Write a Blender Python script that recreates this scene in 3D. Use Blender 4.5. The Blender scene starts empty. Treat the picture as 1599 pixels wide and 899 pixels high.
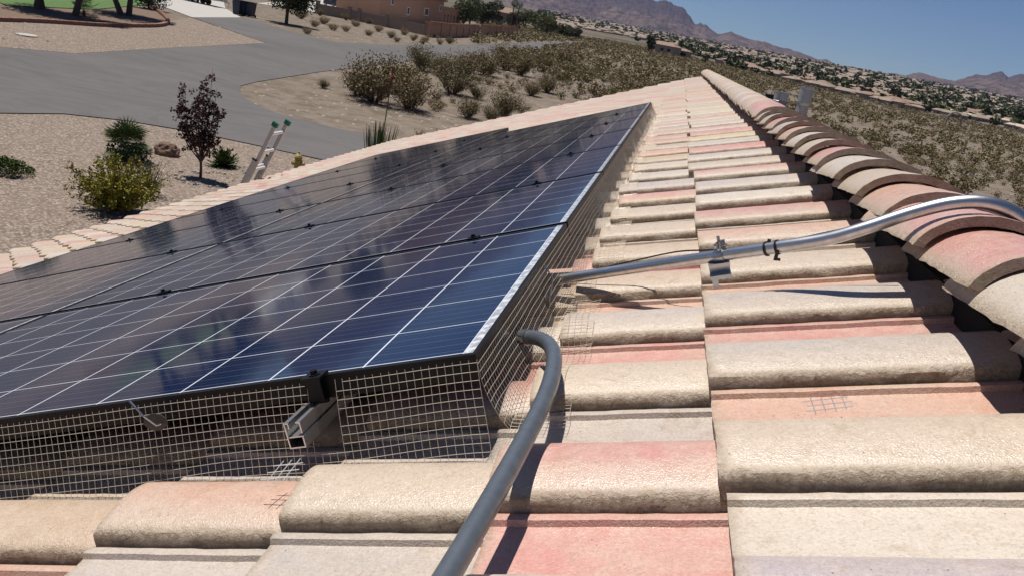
import bpy, bmesh, math, random
import numpy as np
from mathutils import Matrix, Vector
from mathutils import noise as mnoise

# ---------------------------------------------------------------- camera, sky, sun, exposure
CAMZ = 5.6                                   # metres above the yard
RW = np.array([[0.9639, -0.2278, 0.1378], [0.1981, 0.2678, -0.9429], [0.1779, 0.9362, 0.3032]])
F = 1268.0 / 1599.0
S = bpy.context.scene
COL = S.collection
cam = bpy.data.cameras.new('camera'); camo = bpy.data.objects.new('camera', cam); COL.objects.link(camo)
cam.sensor_width = 36; cam.lens = 36 * F; cam.clip_start = 0.05; cam.clip_end = 40000
mw = Matrix.Identity(4)
for i in range(3):
    for j in range(3): mw[i][j] = float(RW[i, j])
mw = mw.to_3x3().to_quaternion().to_matrix().to_4x4()
mw.translation = Vector((0, 0, CAMZ)); camo.matrix_world = mw
S.camera = camo

SUND = Vector((0.31, -0.15, -1.0)).normalized()          # direction the light travels
W = bpy.data.worlds.new('World'); S.world = W; W.use_nodes = True
nt = W.node_tree; nt.nodes.clear()
sky = nt.nodes.new('ShaderNodeTexSky'); sky.sky_type = 'NISHITA'; sky.sun_disc = False
to_sun = -SUND
sky.sun_elevation = math.asin(to_sun.z); sky.sun_rotation = math.atan2(to_sun.x, to_sun.y)
sky.altitude = 600; sky.air_density = 0.75; sky.dust_density = 0.02; sky.ozone_density = 9.0
bg = nt.nodes.new('ShaderNodeBackground'); bg.inputs['Strength'].default_value = 0.053
wo = nt.nodes.new('ShaderNodeOutputWorld')
nt.links.new(sky.outputs[0], bg.inputs[0]); nt.links.new(bg.outputs[0], wo.inputs[0])
sl = bpy.data.lights.new('sun', 'SUN'); sl.energy = 4.9; sl.angle = math.radians(0.55); sl.color = (1.0, 0.955, 0.89)
so = bpy.data.objects.new('sun', sl); COL.objects.link(so)
so.rotation_euler = SUND.to_track_quat('-Z', 'Y').to_euler()
S.view_settings.view_transform = 'Standard'; S.view_settings.look = 'None'
S.view_settings.gamma = 1.0; S.view_settings.exposure = 0.2
S.cycles.max_bounces = 6; S.cycles.transparent_max_bounces = 8

R = random.Random(11)
NR = np.random.RandomState(5)

# ---------------------------------------------------------------- picture rays (used to survey where things stand)
def ray(px, py):
    c = np.array([(px - 799.5) / 1268.0, (449.5 - py) / 1268.0, -1.0])
    return RW @ c
def aty(px, py, y):
    d = ray(px, py); t = y / d[1]
    return Vector((d[0] * t, y, d[2] * t + CAMZ))

def atn(px, py, n):
    d = ray(px, py); nn = np.array([-.3847, 0, .923]); p0 = np.array([-.2126, 1.0659, -.4698]) + nn * n
    t = (p0 @ nn) / (d @ nn); q = d * t
    return Vector((q[0], q[1], q[2] + CAMZ))
# terrain height --------------------------------------------------
LT = [(0, 0), (45, 0), (70, 1.2), (90, 1.5), (120, 1.9), (140, 2.1), (200, 3.1), (300, 4.8), (450, 6.5), (700, 9.5), (1500, 29), (3000, 66), (6500, 150), (12000, 175)]
RT = [(0, 0), (45, 0), (100, .2), (200, .1), (300, 0.0), (450, 1.5), (700, 7), (1500, 29), (3000, 66), (6500, 150), (12000, 175)]
LX = np.array([p[0] for p in LT], float); LY = np.array([p[1] for p in LT], float)
RX = np.array([p[0] for p in RT], float); RY = np.array([p[1] for p in RT], float)
def smooth(a, b, x):
    t = np.clip((x - a) / (b - a), 0, 1); return t * t * (3 - 2 * t)
def H(x, y):
    r = math.hypot(x, y); az = math.degrees(math.atan2(x, y))
    w = float(smooth(-4, 17, az)) if az < 120 else 1.0
    if az < -120: w = float(smooth(-120, -170, az))
    return (1 - w) * float(np.interp(r, LX, LY)) + w * float(np.interp(r, RX, RY))
def G(px, py, far=5000):
    d = ray(px, py); n = math.hypot(d[0], d[1]); t = 3.0
    last = 3.0
    while t < far:
        x, y = d[0] / n * t, d[1] / n * t
        if CAMZ + d[2] / n * t < H(x, y): break
        last = t; t *= 1.01
    a, b = last, t
    for _ in range(20):
        m = (a + b) / 2; x, y = d[0] / n * m, d[1] / n * m
        if CAMZ + d[2] / n * m < H(x, y): b = m
        else: a = m
    x, y = d[0] / n * a, d[1] / n * a
    return Vector((x, y, H(x, y)))

# ---------------------------------------------------------------- mesh helpers
class MB:
    def __init__(s): s.v = []; s.f = []; s.m = []; s.a = {}
    def add(s, vs, fs, mi=0, **attr):
        o = len(s.v); s.v.extend(vs)
        for f in fs: s.f.append(tuple(i + o for i in f)); s.m.append(mi)
        for k, val in attr.items():
            s.a.setdefault(k, {})[o] = val
        return o
    def box(s, c, h, ax=None, mi=0):
        ax = ax or (Vector((1, 0, 0)), Vector((0, 1, 0)), Vector((0, 0, 1)))
        c = Vector(c); vs = []
        for i in (-1, 1):
            for j in (-1, 1):
                for k in (-1, 1): vs.append(c + ax[0] * (i * h[0]) + ax[1] * (j * h[1]) + ax[2] * (k * h[2]))
        s.add(vs, [(0, 1, 3, 2), (4, 6, 7, 5), (0, 4, 5, 1), (2, 3, 7, 6), (0, 2, 6, 4), (1, 5, 7, 3)], mi)
    def tube(s, pts, r, n=6, mi=0, cap=True):
        pts = [Vector(p) for p in pts]; rs = r if isinstance(r, (list, tuple)) else [r] * len(pts)
        vs = []; up = None
        for i, p in enumerate(pts):
            t = (pts[min(i + 1, len(pts) - 1)] - pts[max(i - 1, 0)])
            t = t.normalized() if t.length > 1e-9 else Vector((0, 0, 1))
            if up is None:
                up = Vector((0, 0, 1)) if abs(t.z) < .9 else Vector((1, 0, 0))
            a = t.cross(up)
            if a.length < 1e-5: a = t.orthogonal()
            a.normalize(); b = a.cross(t).normalized(); up = b
            for k in range(n):
                th = 2 * math.pi * k / n
                vs.append(p + a * (math.cos(th) * rs[i]) + b * (math.sin(th) * rs[i]))
        fs = []
        for i in range(len(pts) - 1):
            for k in range(n):
                fs.append((i * n + k, i * n + (k + 1) % n, (i + 1) * n + (k + 1) % n, (i + 1) * n + k))
        if cap: fs += [tuple(range(n - 1, -1, -1)), tuple((len(pts) - 1) * n + k for k in range(n))]
        s.add(vs, fs, mi)
    def lathe(s, prof, c=(0, 0, 0), n=16, mi=0):
        vs = []
        for r, z in prof:
            for k in range(n):
                th = 2 * math.pi * k / n; vs.append(Vector((c[0] + r * math.cos(th), c[1] + r * math.sin(th), c[2] + z)))
        fs = [(i * n + k, i * n + (k + 1) % n, (i + 1) * n + (k + 1) % n, (i + 1) * n + k) for i in range(len(prof) - 1) for k in range(n)]
        fs += [tuple(range(n - 1, -1, -1)), tuple((len(prof) - 1) * n + k for k in range(n))]
        s.add(vs, fs, mi)
    def quad(s, c, a, b, mi=0): s.add([c - a - b, c + a - b, c + a + b, c - a + b], [(0, 1, 2, 3)], mi)
    def build(s, name, mats, parent=None, sm=False, link=True):
        me = bpy.data.meshes.new(name)
        me.from_pydata([tuple(v) for v in s.v], [], s.f)
        if not isinstance(mats, (list, tuple)): mats = [mats]
        for m in mats: me.materials.append(m)
        if len(mats) > 1: me.polygons.foreach_set('material_index', np.array(s.m, dtype=np.int32))
        if sm: me.polygons.foreach_set('use_smooth', np.ones(len(s.f), dtype=bool))
        me.update()
        o = bpy.data.objects.new(name, me)
        if link: COL.objects.link(o)
        if parent is not None: o.parent = parent
        return o
def tag(o, label, cat, group=None, kind=None):
    if label: o['label'] = label
    if cat: o['category'] = cat
    if group: o['group'] = group
    if kind: o['kind'] = kind
    return o
def empty(name, loc=(0, 0, 0)):
    o = bpy.data.objects.new(name, None); COL.objects.link(o); o.location = loc; o.empty_display_size = .1
    return o
def thing(name, label, cat, loc=(0, 0, 0), group=None): return tag(empty(name, loc), label, cat, group)
def structure(o, kind='structure'): o['kind'] = kind; return o
def copy_tree(o, parent=None):
    c = o.copy(); COL.objects.link(c)
    c.parent = parent
    for ch in list(o.children): copy_tree(ch, c)
    return c
def jit(s): return R.uniform(-s, s)

# ---------------------------------------------------------------- material helpers
class NT:
    def __init__(s, name):
        s.m = bpy.data.materials.new(name); s.m.use_nodes = True; s.t = s.m.node_tree
        s.b = s.t.nodes['Principled BSDF']
    def n(s, typ, **kw):
        x = s.t.nodes.new(typ)
        for k, v in kw.items(): setattr(x, k, v)
        return x
    def l(s, a, b): s.t.links.new(a, b)
    def math(s, op, a, b=None, c=None, clamp=False):
        x = s.n('ShaderNodeMath', operation=op); x.use_clamp = clamp
        for i, v in enumerate((a, b, c)):
            if v is None: continue
            if isinstance(v, (int, float)): x.inputs[i].default_value = v
            else: s.l(v, x.inputs[i])
        return x.outputs[0]
    def mix(s, fac, a, b, mode='MIX'):
        x = s.n('ShaderNodeMix', data_type='RGBA', blend_type=mode)
        for i, v in ((0, fac), (6, a), (7, b)):
            if isinstance(v, (int, float)): x.inputs[i].default_value = v
            elif isinstance(v, tuple): x.inputs[i].default_value = (*v, 1)
            else: s.l(v, x.inputs[i])
        return x.outputs[2]
    def noise(s, scale, detail=4, rough=.55, vec=None, out=0, dist=0):
        x = s.n('ShaderNodeTexNoise'); x.inputs['Scale'].default_value = scale; x.inputs['Detail'].default_value = detail
        x.inputs['Roughness'].default_value = rough; x.inputs['Distortion'].default_value = dist
        if vec is not None: s.l(vec, x.inputs['Vector'])
        return x.outputs[out]
    def ramp(s, fac, stops):
        x = s.n('ShaderNodeValToRGB'); e = x.color_ramp.elements
        while len(e) < len(stops): e.new(.5)
        for i, (p, c) in enumerate(stops):
            e[i].position = p; e[i].color = (*c, 1) if isinstance(c, tuple) else (c, c, c, 1)
        s.l(fac, x.inputs[0]); return x.outputs[0]
    def bump(s, h, st, dist=.01, prev=None):
        x = s.n('ShaderNodeBump'); x.inputs['Strength'].default_value = st; x.inputs['Distance'].default_value = dist
        s.l(h, x.inputs['Height'])
        if prev is not None: s.l(prev, x.inputs['Normal'])
        return x.outputs[0]
    def pos(s): return s.n('ShaderNodeNewGeometry').outputs['Position']
    def obj(s): return s.n('ShaderNodeTexCoord').outputs['Object']
    def set(s, **kw):
        for k, v in kw.items():
            i = s.b.inputs[k.replace('_', ' ')]
            if isinstance(v, (int, float)): i.default_value = v
            elif isinstance(v, tuple): i.default_value = (*v, 1) if len(v) == 3 else v
            else: s.l(v, i)
        return s.m
def simple(name, col, rough=.7, var=.15, scale=8, metallic=0., bump=0., bs=60, coord='obj', spec=.4):
    t = NT(name); v = t.obj() if coord == 'obj' else t.pos()
    n = t.noise(scale, 4, .6, v)
    c = t.mix(n, tuple(x * (1 - var) for x in col), tuple(min(1, x * (1 + var)) for x in col))
    kw = dict(Base_Color=c, Roughness=rough, Metallic=metallic, Specular_IOR_Level=spec)
    if bump: kw['Normal'] = t.bump(t.noise(bs, 3, .6, v), bump, .01)
    return t.set(**kw)

def tile_material():
    t = NT('glazed_concrete_tile'); p = t.pos()
    at = t.n('ShaderNodeAttribute', attribute_name='tint'); ed = t.n('ShaderNodeAttribute', attribute_name='edge').outputs['Fac']
    big = t.noise(9, 4, .6, p); mid = t.noise(45, 5, .65, p); fine = t.noise(420, 3, .6, p)
    base = t.mix(t.ramp(big, [(.35, .0), (.68, .50)]), at.outputs['Color'], (.53, .435, .345))
    base = t.mix(t.ramp(mid, [(.42, 0.), (.8, .32)]), base, (.62, .53, .44))
    # worn rough nose of the barrel: ochre and brown stains
    grain = t.noise(230, 4, .75, p)
    base = t.mix(t.ramp(grain, [(.36, .34), (.50, 0.)]), base, (.24, .18, .13))
    base = t.mix(t.ramp(grain, [(.55, 0.), (.75, .38)]), base, (.74, .67, .57))
    blot = t.noise(22, 5, .7, p, dist=.8)
    base = t.mix(t.ramp(blot, [(.56, 0.), (.70, .38)]), base, (.33, .23, .13))
    stain = t.ramp(t.noise(60, 5, .7, p), [(.38, 0.), (.62, 1.)])
    worn = t.mix(stain, (.48, .39, .29), (.30, .215, .13))
    base = t.mix(t.math('MULTIPLY', ed, .75), base, worn)
    # black pits and lichen specks
    vor = t.n('ShaderNodeTexVoronoi'); vor.inputs['Scale'].default_value = 75; t.l(p, vor.inputs['Vector'])
    sp = t.math('LESS_THAN', vor.outputs['Distance'], .085)
    spk = t.math('MULTIPLY', sp, t.ramp(t.noise(14, 2, .5, p), [(.5, 0.), (.6, 1.)]))
    base = t.mix(t.math('MULTIPLY', spk, .75), base, (.10, .08, .06))
    vs = t.n('ShaderNodeTexVoronoi'); vs.inputs['Scale'].default_value = 380; t.l(p, vs.inputs['Vector'])
    hgt = t.math('ADD', t.math('MULTIPLY', fine, .5), t.math('MULTIPLY', vs.outputs['Distance'], .5))
    b1 = t.bump(hgt, .50, .0024)
    edb = t.n('ShaderNodeBump'); edb.inputs['Distance'].default_value = .010
    t.l(t.math('MULTIPLY', ed, .9), edb.inputs['Strength']); t.l(t.noise(130, 5, .7, p, dist=.6), edb.inputs['Height']); t.l(b1, edb.inputs['Normal'])
    b2 = t.bump(t.noise(70, 3, .5, p), .22, .006, edb.outputs[0])
    rough = t.math('ADD', t.math('MULTIPLY', ed, .3), t.math('ADD', t.math('MULTIPLY', mid, .34), .15))
    return t.set(Base_Color=base, Roughness=rough, Specular_IOR_Level=.55, Normal=b2)

def cells_material():
    t = NT('solar_cells'); v = t.obj(); sx = t.n('ShaderNodeSeparateXYZ'); t.l(v, sx.inputs[0])
    X, Y = sx.outputs[0], sx.outputs[1]
    L = 1.652
    def lines(c, off, pitch, w):
        u = t.math('FRACT', t.math('ADD', t.math('DIVIDE', t.math('SUBTRACT', c, off), pitch), .5))
        return t.math('LESS_THAN', t.math('ABSOLUTE', t.math('SUBTRACT', u, .5)), w / pitch / 2)
    lx = lines(X, L - .0225, .1645, .0032); ly = lines(Y, .016, .158, .0024)
    bus = lines(Y, .016 + .0158, .0316, .0011)
    fing = lines(Y, 0, .0158, .0006)
    strip = t.math('GREATER_THAN', X, L - .0225)
    grid = t.math('MAXIMUM', lx, ly)
    n = t.noise(3, 3, .5, v)
    cell = t.mix(n, (.002, .007, .030), (.003, .016, .062))
    # a little variation from cell to cell
    cx = t.math('FLOOR', t.math('DIVIDE', t.math('SUBTRACT', X, L - .0225), .1645)); cy = t.math('FLOOR', t.math('DIVIDE', t.math('SUBTRACT', Y, .016), .158))
    cb = t.n('ShaderNodeCombineXYZ'); t.l(cx, cb.inputs[0]); t.l(cy, cb.inputs[1])
    wn = t.n('ShaderNodeTexWhiteNoise'); t.l(cb.outputs[0], wn.inputs[0])
    cell = t.mix(t.math('MULTIPLY', wn.outputs[0], .35), cell, (.010, .012, .028))
    cell = t.mix(t.math('MULTIPLY', bus, .26), cell, (.32, .35, .42))
    cell = t.mix(t.math('MULTIPLY', fing, .12), cell, (.2, .22, .3))
    c = t.mix(grid, cell, (.62, .66, .72))
    c = t.mix(strip, c, t.mix(t.ramp(t.noise(50, 3, .6, v), [(.45, 0.), (.6, 1.)]), (.30, .31, .33), (.60, .61, .63)))
    dust = t.ramp(t.noise(5, 5, .6, t.pos()), [(.35, .0), (.8, .03)])
    c = t.mix(dust, c, (.35, .28, .22))
    r = t.math('ADD', t.math('MULTIPLY', t.noise(7, 4, .6, t.pos()), .05), .045)
    return t.set(Base_Color=c, Roughness=r, Specular_IOR_Level=.30, IOR=1.36)

def ground_material():
    t = NT('desert_ground'); p = t.pos()
    n1 = t.noise(.12, 5, .6, p); n2 = t.noise(1.1, 5, .65, p); n3 = t.noise(9, 4, .7, p)
    c = t.mix(t.ramp(n1, [(.35, 0.), (.65, 1.)]), (.200, .160, .128), (.165, .134, .108))
    c = t.mix(t.ramp(n2, [(.4, 0.), (.7, .75)]), c, (.255, .212, .172))
    vor = t.n('ShaderNodeTexVoronoi'); vor.inputs['Scale'].default_value = 5; t.l(p, vor.inputs['Vector'])
    c = t.mix(t.ramp(vor.outputs['Distance'], [(.05, .75), (.28, 0.)]), c, t.mix(n3, (.14, .11, .1), (.40, .34, .29)))
    v2 = t.n('ShaderNodeTexVoronoi'); v2.inputs['Scale'].default_value = 1.3; t.l(p, v2.inputs['Vector'])
    c = t.mix(t.ramp(v2.outputs['Distance'], [(.04, .5), (.16, 0.)]), c, (.13, .10, .085))
    c = t.mix(t.ramp(n3, [(.3, .45), (.6, 0.)]), c, (.12, .09, .07))
    n6 = t.noise(.7, 6, .75, p, dist=.6)
    c = t.mix(t.ramp(n6, [(.46, 0.), (.60, .7)]), c, (.105, .085, .055))
    # far valley floor, darker with lots and vegetation
    d = t.n('ShaderNodeVectorMath', operation='LENGTH'); t.l(p, d.inputs[0])
    far = t.ramp(t.math('DIVIDE', d.outputs['Value'], 2000), [(.16, 0.), (.3, 1.)])
    n4 = t.noise(.012, 5, .7, p)
    c = t.mix(far, c, t.mix(t.ramp(n4, [(.4, 0.), (.6, 1.)]), (.07, .07, .045), (.15, .12, .095)))
    nrm = t.bump(n3, .5, .06)
    return t.set(Base_Color=c, Roughness=.95, Specular_IOR_Level=.1, Normal=nrm)

def gravel_material():
    t = NT('pale_gravel'); p = t.pos()
    v = t.n('ShaderNodeTexVoronoi'); v.inputs['Scale'].default_value = 19; t.l(p, v.inputs['Vector'])
    w = t.n('ShaderNodeSeparateColor'); t.l(v.outputs['Color'], w.inputs[0])
    c = t.ramp(w.outputs[0], [(0, (.13, .098, .076)), (.35, (.22, .172, .138)), (.7, (.285, .232, .19)), (1, (.42, .36, .31))])
    c = t.mix(t.ramp(v.outputs['Distance'], [(.45, 0.), (.8, .6)]), c, (.10, .075, .06))
    n = t.noise(.5, 4, .6, p)
    c = t.mix(t.ramp(n, [(.35, .0), (.7, .35)]), c, (.25, .19, .15))
    n9 = t.noise(2.3, 4, .6, p)
    c = t.mix(t.ramp(n9, [(.3, .22), (.6, 0.)]), c, (.13, .1, .075))
    return t.set(Base_Color=c, Roughness=.95, Specular_IOR_Level=.1, Normal=t.bump(v.outputs['Distance'], .7, .03))

def asphalt_material():
    t = NT('worn_asphalt'); p = t.pos()
    mp = t.n('ShaderNodeMapping'); mp.inputs['Rotation'].default_value = (0, 0, math.radians(62)); mp.inputs['Scale'].default_value = (.3, .9, 1); t.l(p, mp.inputs[0])
    n = t.noise(.8, 5, .6, mp.outputs[0]); g = t.noise(30, 3, .7, p); pa = t.noise(.13, 4, .6, p)
    c = t.mix(n, (.088, .083, .083), (.122, .115, .113))
    c = t.mix(t.ramp(pa, [(.4, 0.), (.65, .5)]), c, (.145, .132, .124))
    c = t.mix(t.math('MULTIPLY', g, .3), c, (.09, .085, .085))
    wv = t.noise(.35, 6, .65, mp.outputs[0], dist=2.2)
    c = t.mix(t.ramp(wv, [(.40, 0.), (.50, .3), (.60, 0.)]), c, (.160, .150, .143))
    c = t.mix(t.ramp(t.noise(.22, 5, .7, mp.outputs[0], dist=1.5), [(.52, 0.), (.72, .3)]), c, (.07, .067, .067))
    return t.set(Base_Color=c, Roughness=.9, Specular_IOR_Level=.2, Normal=t.bump(g, .25, .01))

def leafmat(name, a, b, rough=.6):
    t = NT(name); g = t.n('ShaderNodeNewGeometry'); o = t.n('ShaderNodeObjectInfo').outputs['Random']
    n = t.noise(2.2, 3, .6, g.outputs['Position'])
    c = t.mix(t.ramp(n, [(.35, 0.), (.65, 1.)]), a, b)
    c = t.mix(t.math('MULTIPLY', g.outputs['Random Per Island'], .7), c, tuple(x * .55 for x in a))
    c = t.mix(t.math('MULTIPLY', o, .35), c, (b[0] * 1.1, b[1] * .85, b[2] * .9))
    return t.set(Base_Color=c, Roughness=rough, Specular_IOR_Level=.25)

M = {}
M['tile'] = tile_material(); M['cells'] = cells_material(); M['ground'] = ground_material()
M['gravel'] = gravel_material(); M['asphalt'] = asphalt_material()
M['black_alu'] = simple('black_anodised_frame', (.010, .010, .011), .5, .2, 20, .6)
M['alu'] = simple('milled_aluminium', (.62, .62, .63), .38, .12, 30, 1.0, .1, 200)
M['backsheet'] = simple('black_backsheet', (.02, .02, .022), .6)
M['wire'] = simple('galvanised_wire', (.56, .49, .40), .5, .2, 80, .25)
def emt(name, col, rough, metal):
    t = NT(name); v = t.pos(); n = t.noise(60, 4, .6, v); n2 = t.noise(300, 2, .6, v)
    c = t.mix(t.ramp(n, [(.35, 0.), (.75, 1.)]), col, tuple(x * .72 for x in col))
    r = t.math('ADD', t.math('MULTIPLY', n, .18), rough)
    return t.set(Base_Color=c, Roughness=r, Metallic=metal, Normal=t.bump(n2, .08, .001))
M['emt'] = emt('galvanised_conduit', (.60, .61, .62), .26, 1.0)
M['grey_pipe'] = emt('painted_grey_conduit', (.185, .21, .235), .27, .6)
M['wire_sunlit'] = simple('sunlit_pale_wire', (.62, .62, .60), .5, .1, 80, .2)  # paler copy of the wire, with sunlight put into its colour
M['black_plastic'] = simple('black_plastic', (.01, .01, .01), .4)
M['zinc'] = simple('zinc_plated_steel', (.45, .46, .47), .3, .15, 60, .95)
M['dark'] = simple('dark_underlay', (.010, .009, .008), .9, .3, 30)
M['ridge_shade'] = simple('ridge_shade_black', (.008, .007, .006), .95, .3, 30)  # near-black colour stands in for the deep shade beneath the ridge caps
M['stucco'] = simple('tan_stucco', (.30, .235, .185), .9, .1, 6, 0, .3, 80)
M['stucco_pink'] = simple('salmon_stucco', (.40, .23, .15), .9, .12, 2, 0, .2, 40)
M['stucco_pale'] = simple('pale_stucco', (.28, .235, .20), .9, .12, 2)
M['roof_red'] = simple('red_clay_roof', (.24, .155, .12), .85, .25, 3)
M['roof_tan'] = simple('tan_clay_roof', (.25, .195, .155), .85, .25, 3)
M['roof_pale'] = simple('pale_tan_tile_roof', (.44, .35, .28), .85, .2, 3); M['stucco_near'] = simple('pale_cream_stucco', (.42, .35, .29), .9, .12, 2)
M['window'] = simple('dark_window_glass', (.03, .035, .045), .12, .2, 2)
M['disc'] = simple('dull_steel_disc', (.06, .052, .045), .55, .2, 40, .3)
M['white'] = simple('white_paint', (.75, .74, .71), .5, .06)
M['block'] = simple('concrete_block_wall', (.27, .205, .16), .95, .18, 3, 0, .3, 40)
M['concrete'] = simple('driveway_concrete', (.40, .375, .345), .9, .12, .8, 0, .2, 30, 'pos')
M['brick'] = simple('red_brick_edging', (.24, .12, .085), .9, .3, 8)
M['lawn'] = simple('lawn_grass', (.07, .13, .03), .9, .35, 3, 0, .5, 60, 'pos')
M['mulch'] = simple('brown_bark_mulch', (.15, .10, .07), .95, .4, 4, 0, .6, 30, 'pos')
M['bark'] = simple('brown_bark', (.11, .075, .055), .9, .3, 12, 0, .5, 40)
M['rock'] = simple('brown_boulder', (.17, .105, .075), .9, .35, 5, 0, .6, 14)
M['stone'] = simple('pale_stone', (.30, .26, .23), .9, .3, 6)
M['bin'] = simple('navy_plastic_bin', (.02, .028, .05), .5)
M['green_cap'] = simple('green_rubber_cap', (.005, .11, .06), .5)
M['ladder_alu'] = simple('ladder_aluminium', (.42, .41, .42), .4, .15, 20, .6)
M['rung'] = simple('bright_ladder_rung', (.70, .70, .72), .4, .08, 20, .2)
M['yellow'] = simple('yellow_hydrant_paint', (.36, .27, .08), .5, .2, 10)
M['red_flag'] = simple('faded_red_fabric', (.30, .05, .05), .8)
M['red_flower'] = simple('red_orange_petals', (.55, .07, .02), .6)
M['gi'] = simple('galvanised_vent', (.33, .34, .36), .5, .25, 25, .6)
M['gi_dark'] = simple('grey_vent_pipe', (.13, .13, .135), .6, .25, 25, .3)
M['car_dark'] = simple('black_car_paint', (.015, .015, .018), .2)
M['car_white'] = simple('white_trailer_paint', (.62, .62, .62), .35)
M['tyre'] = simple('tyre_rubber', (.02, .02, .02), .85)
M['creosote'] = leafmat('creosote_leaves', (.125, .110, .042), (.205, .172, .076))
M['creosote_dry'] = leafmat('dry_brush', (.25, .18, .10), (.36, .27, .15))
M['ygreen'] = leafmat('yellow_green_leaves', (.16, .17, .018), (.38, .32, .035))
M['plum'] = leafmat('purple_plum_leaves', (.040, .016, .017), (.095, .042, .037))
M['palm'] = leafmat('palm_fronds', (.06, .10, .03), (.13, .18, .055))
M['fern'] = leafmat('bright_green_fronds', (.035, .07, .014), (.09, .13, .03))
M['dkgreen'] = leafmat('dark_green_foliage', (.040, .052, .024), (.085, .10, .045))
M['midgreen'] = leafmat('tree_foliage', (.055, .08, .028), (.12, .145, .055))
M['reed'] = leafmat('green_reed', (.06, .11, .02), (.14, .2, .05))

# ---------------------------------------------------------------- terrain (polar sheet to the horizon)
def terrain():
    azs = list(np.arange(-60, 45.01, .6)); azs += list(np.arange(49, 296, 6)); azs.append(300)
    rs = [0.5, 2, 4]
    r = 6.0
    while r < 7200: rs.append(r); r *= 1.035
    rs += list(range(7400, 12001, 800))
    vs = []
    for rr in rs:
        for a in azs:
            a_ = math.radians(a); x, y = rr * math.sin(a_), rr * math.cos(a_); vs.append((x, y, H(x, y)))
    n = len(azs); fs = []
    for i in range(len(rs) - 1):
        for k in range(n - 1):
            fs.append((i * n + k, i * n + k + 1, (i + 1) * n + k + 1, (i + 1) * n + k))
    mb = MB(); mb.v = vs; mb.f = [tuple(reversed(f)) for f in fs]; mb.m = [0] * len(fs)
    o = mb.build('desert_ground', M['ground'], sm=True)
    structure(o)
terrain()

def sheet(name, pts, mat, lift, step=None, px=True, kind='structure'):
    P = [G(*p) for p in pts] if px else [Vector((p[0], p[1], 0)) for p in pts]
    bm = bmesh.new(); vs = [bm.verts.new((p.x, p.y, 0)) for p in P]; bm.faces.new(vs)
    xs = [p.x for p in P]; ys = [p.y for p in P]
    dx = (max(xs) - min(xs)); dy = (max(ys) - min(ys))
    step = step or max(dx, dy) / 60
    x = min(xs) + step
    while x < max(xs):
        bmesh.ops.bisect_plane(bm, geom=bm.verts[:] + bm.edges[:] + bm.faces[:], plane_co=(x, 0, 0), plane_no=(1, 0, 0)); x += step
    y = min(ys) + step
    while y < max(ys):
        bmesh.ops.bisect_plane(bm, geom=bm.verts[:] + bm.edges[:] + bm.faces[:], plane_co=(0, y, 0), plane_no=(0, 1, 0)); y += step
    bmesh.ops.triangulate(bm, faces=bm.faces[:])
    for v in bm.verts: v.co.z = H(v.co.x, v.co.y) + lift
    bmesh.ops.recalc_face_normals(bm, faces=bm.faces[:])
    me = bpy.data.meshes.new(name); bm.to_mesh(me); bm.free()
    if sum(p.normal.z for p in me.polygons) < 0: me.flip_normals()
    me.materials.append(mat); o = bpy.data.objects.new(name, me); COL.objects.link(o)
    if kind: o['kind'] = kind
    return o, P
ROADPX = [(-250, 200), (-100, 184), (0, 178), (100, 179), (200, 190), (300, 207), (400, 228), (500, 250), (640, 285), (760, 268), (660, 238), (571, 211), (520, 200), (470, 188), (430, 177), (400, 165), (382, 154), (374, 144), (376, 135), (400, 129), (450, 121), (500, 113), (560, 106), (620, 99), (740, 88), (860, 76), (915, 67),
          (870, 66), (800, 68), (700, 71), (600, 71), (520, 66), (460, 52), (400, 33), (376, 28), (300, 28), (340, 42), (380, 56), (417, 68), (330, 73), (250, 77), (120, 85), (0, 75), (-250, 60)]
road, ROADP = sheet('road', ROADPX, M['asphalt'], .03, 1.6)
YARDPX = [(-250, 201), (-100, 185), (0, 179), (100, 180), (200, 191), (300, 208), (400, 229), (500, 251), (640, 286), (640, 420), (300, 560), (-250, 560)]
yard, YARDP = sheet('gravel_yard', YARDPX, M['gravel'], .012, 1.5)
drive, DRIVEP = sheet('driveway', [(300, 28.4), (376, 28.4), (352, 14), (345, -12), (215, -18), (240, 6)], M['concrete'], .045, 3)
LAWNP = sheet('lawn', [(10, 10), (150, 16), (235, 8), (215, -10), (-60, -20)], M['lawn'], .05, 3)[1]
bed, BEDP = sheet('mulch_bed', [(-60, 32), (60, 35), (160, 41), (255, 42), (262, 34), (235, 12), (150, 16.5), (10, 10.5), (-60, 4)], M['mulch'], .025, 2)
sheet('gravel_verge', [(-250, 58), (0, 74), (120, 84), (250, 76), (330, 72), (416, 67.5), (338, 42), (296, 28), (262, 34), (255, 42.5), (160, 41.5), (60, 35.5), (-250, 24)], M['gravel'], .008, 2)

def inside(poly, x, y):
    c = False; j = len(poly) - 1
    for i in range(len(poly)):
        a, b = poly[i], poly[j]
        if (a.y > y) != (b.y > y) and x < (b.x - a.x) * (y - a.y) / (b.y - a.y) + a.x: c = not c
        j = i
    return c

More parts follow.
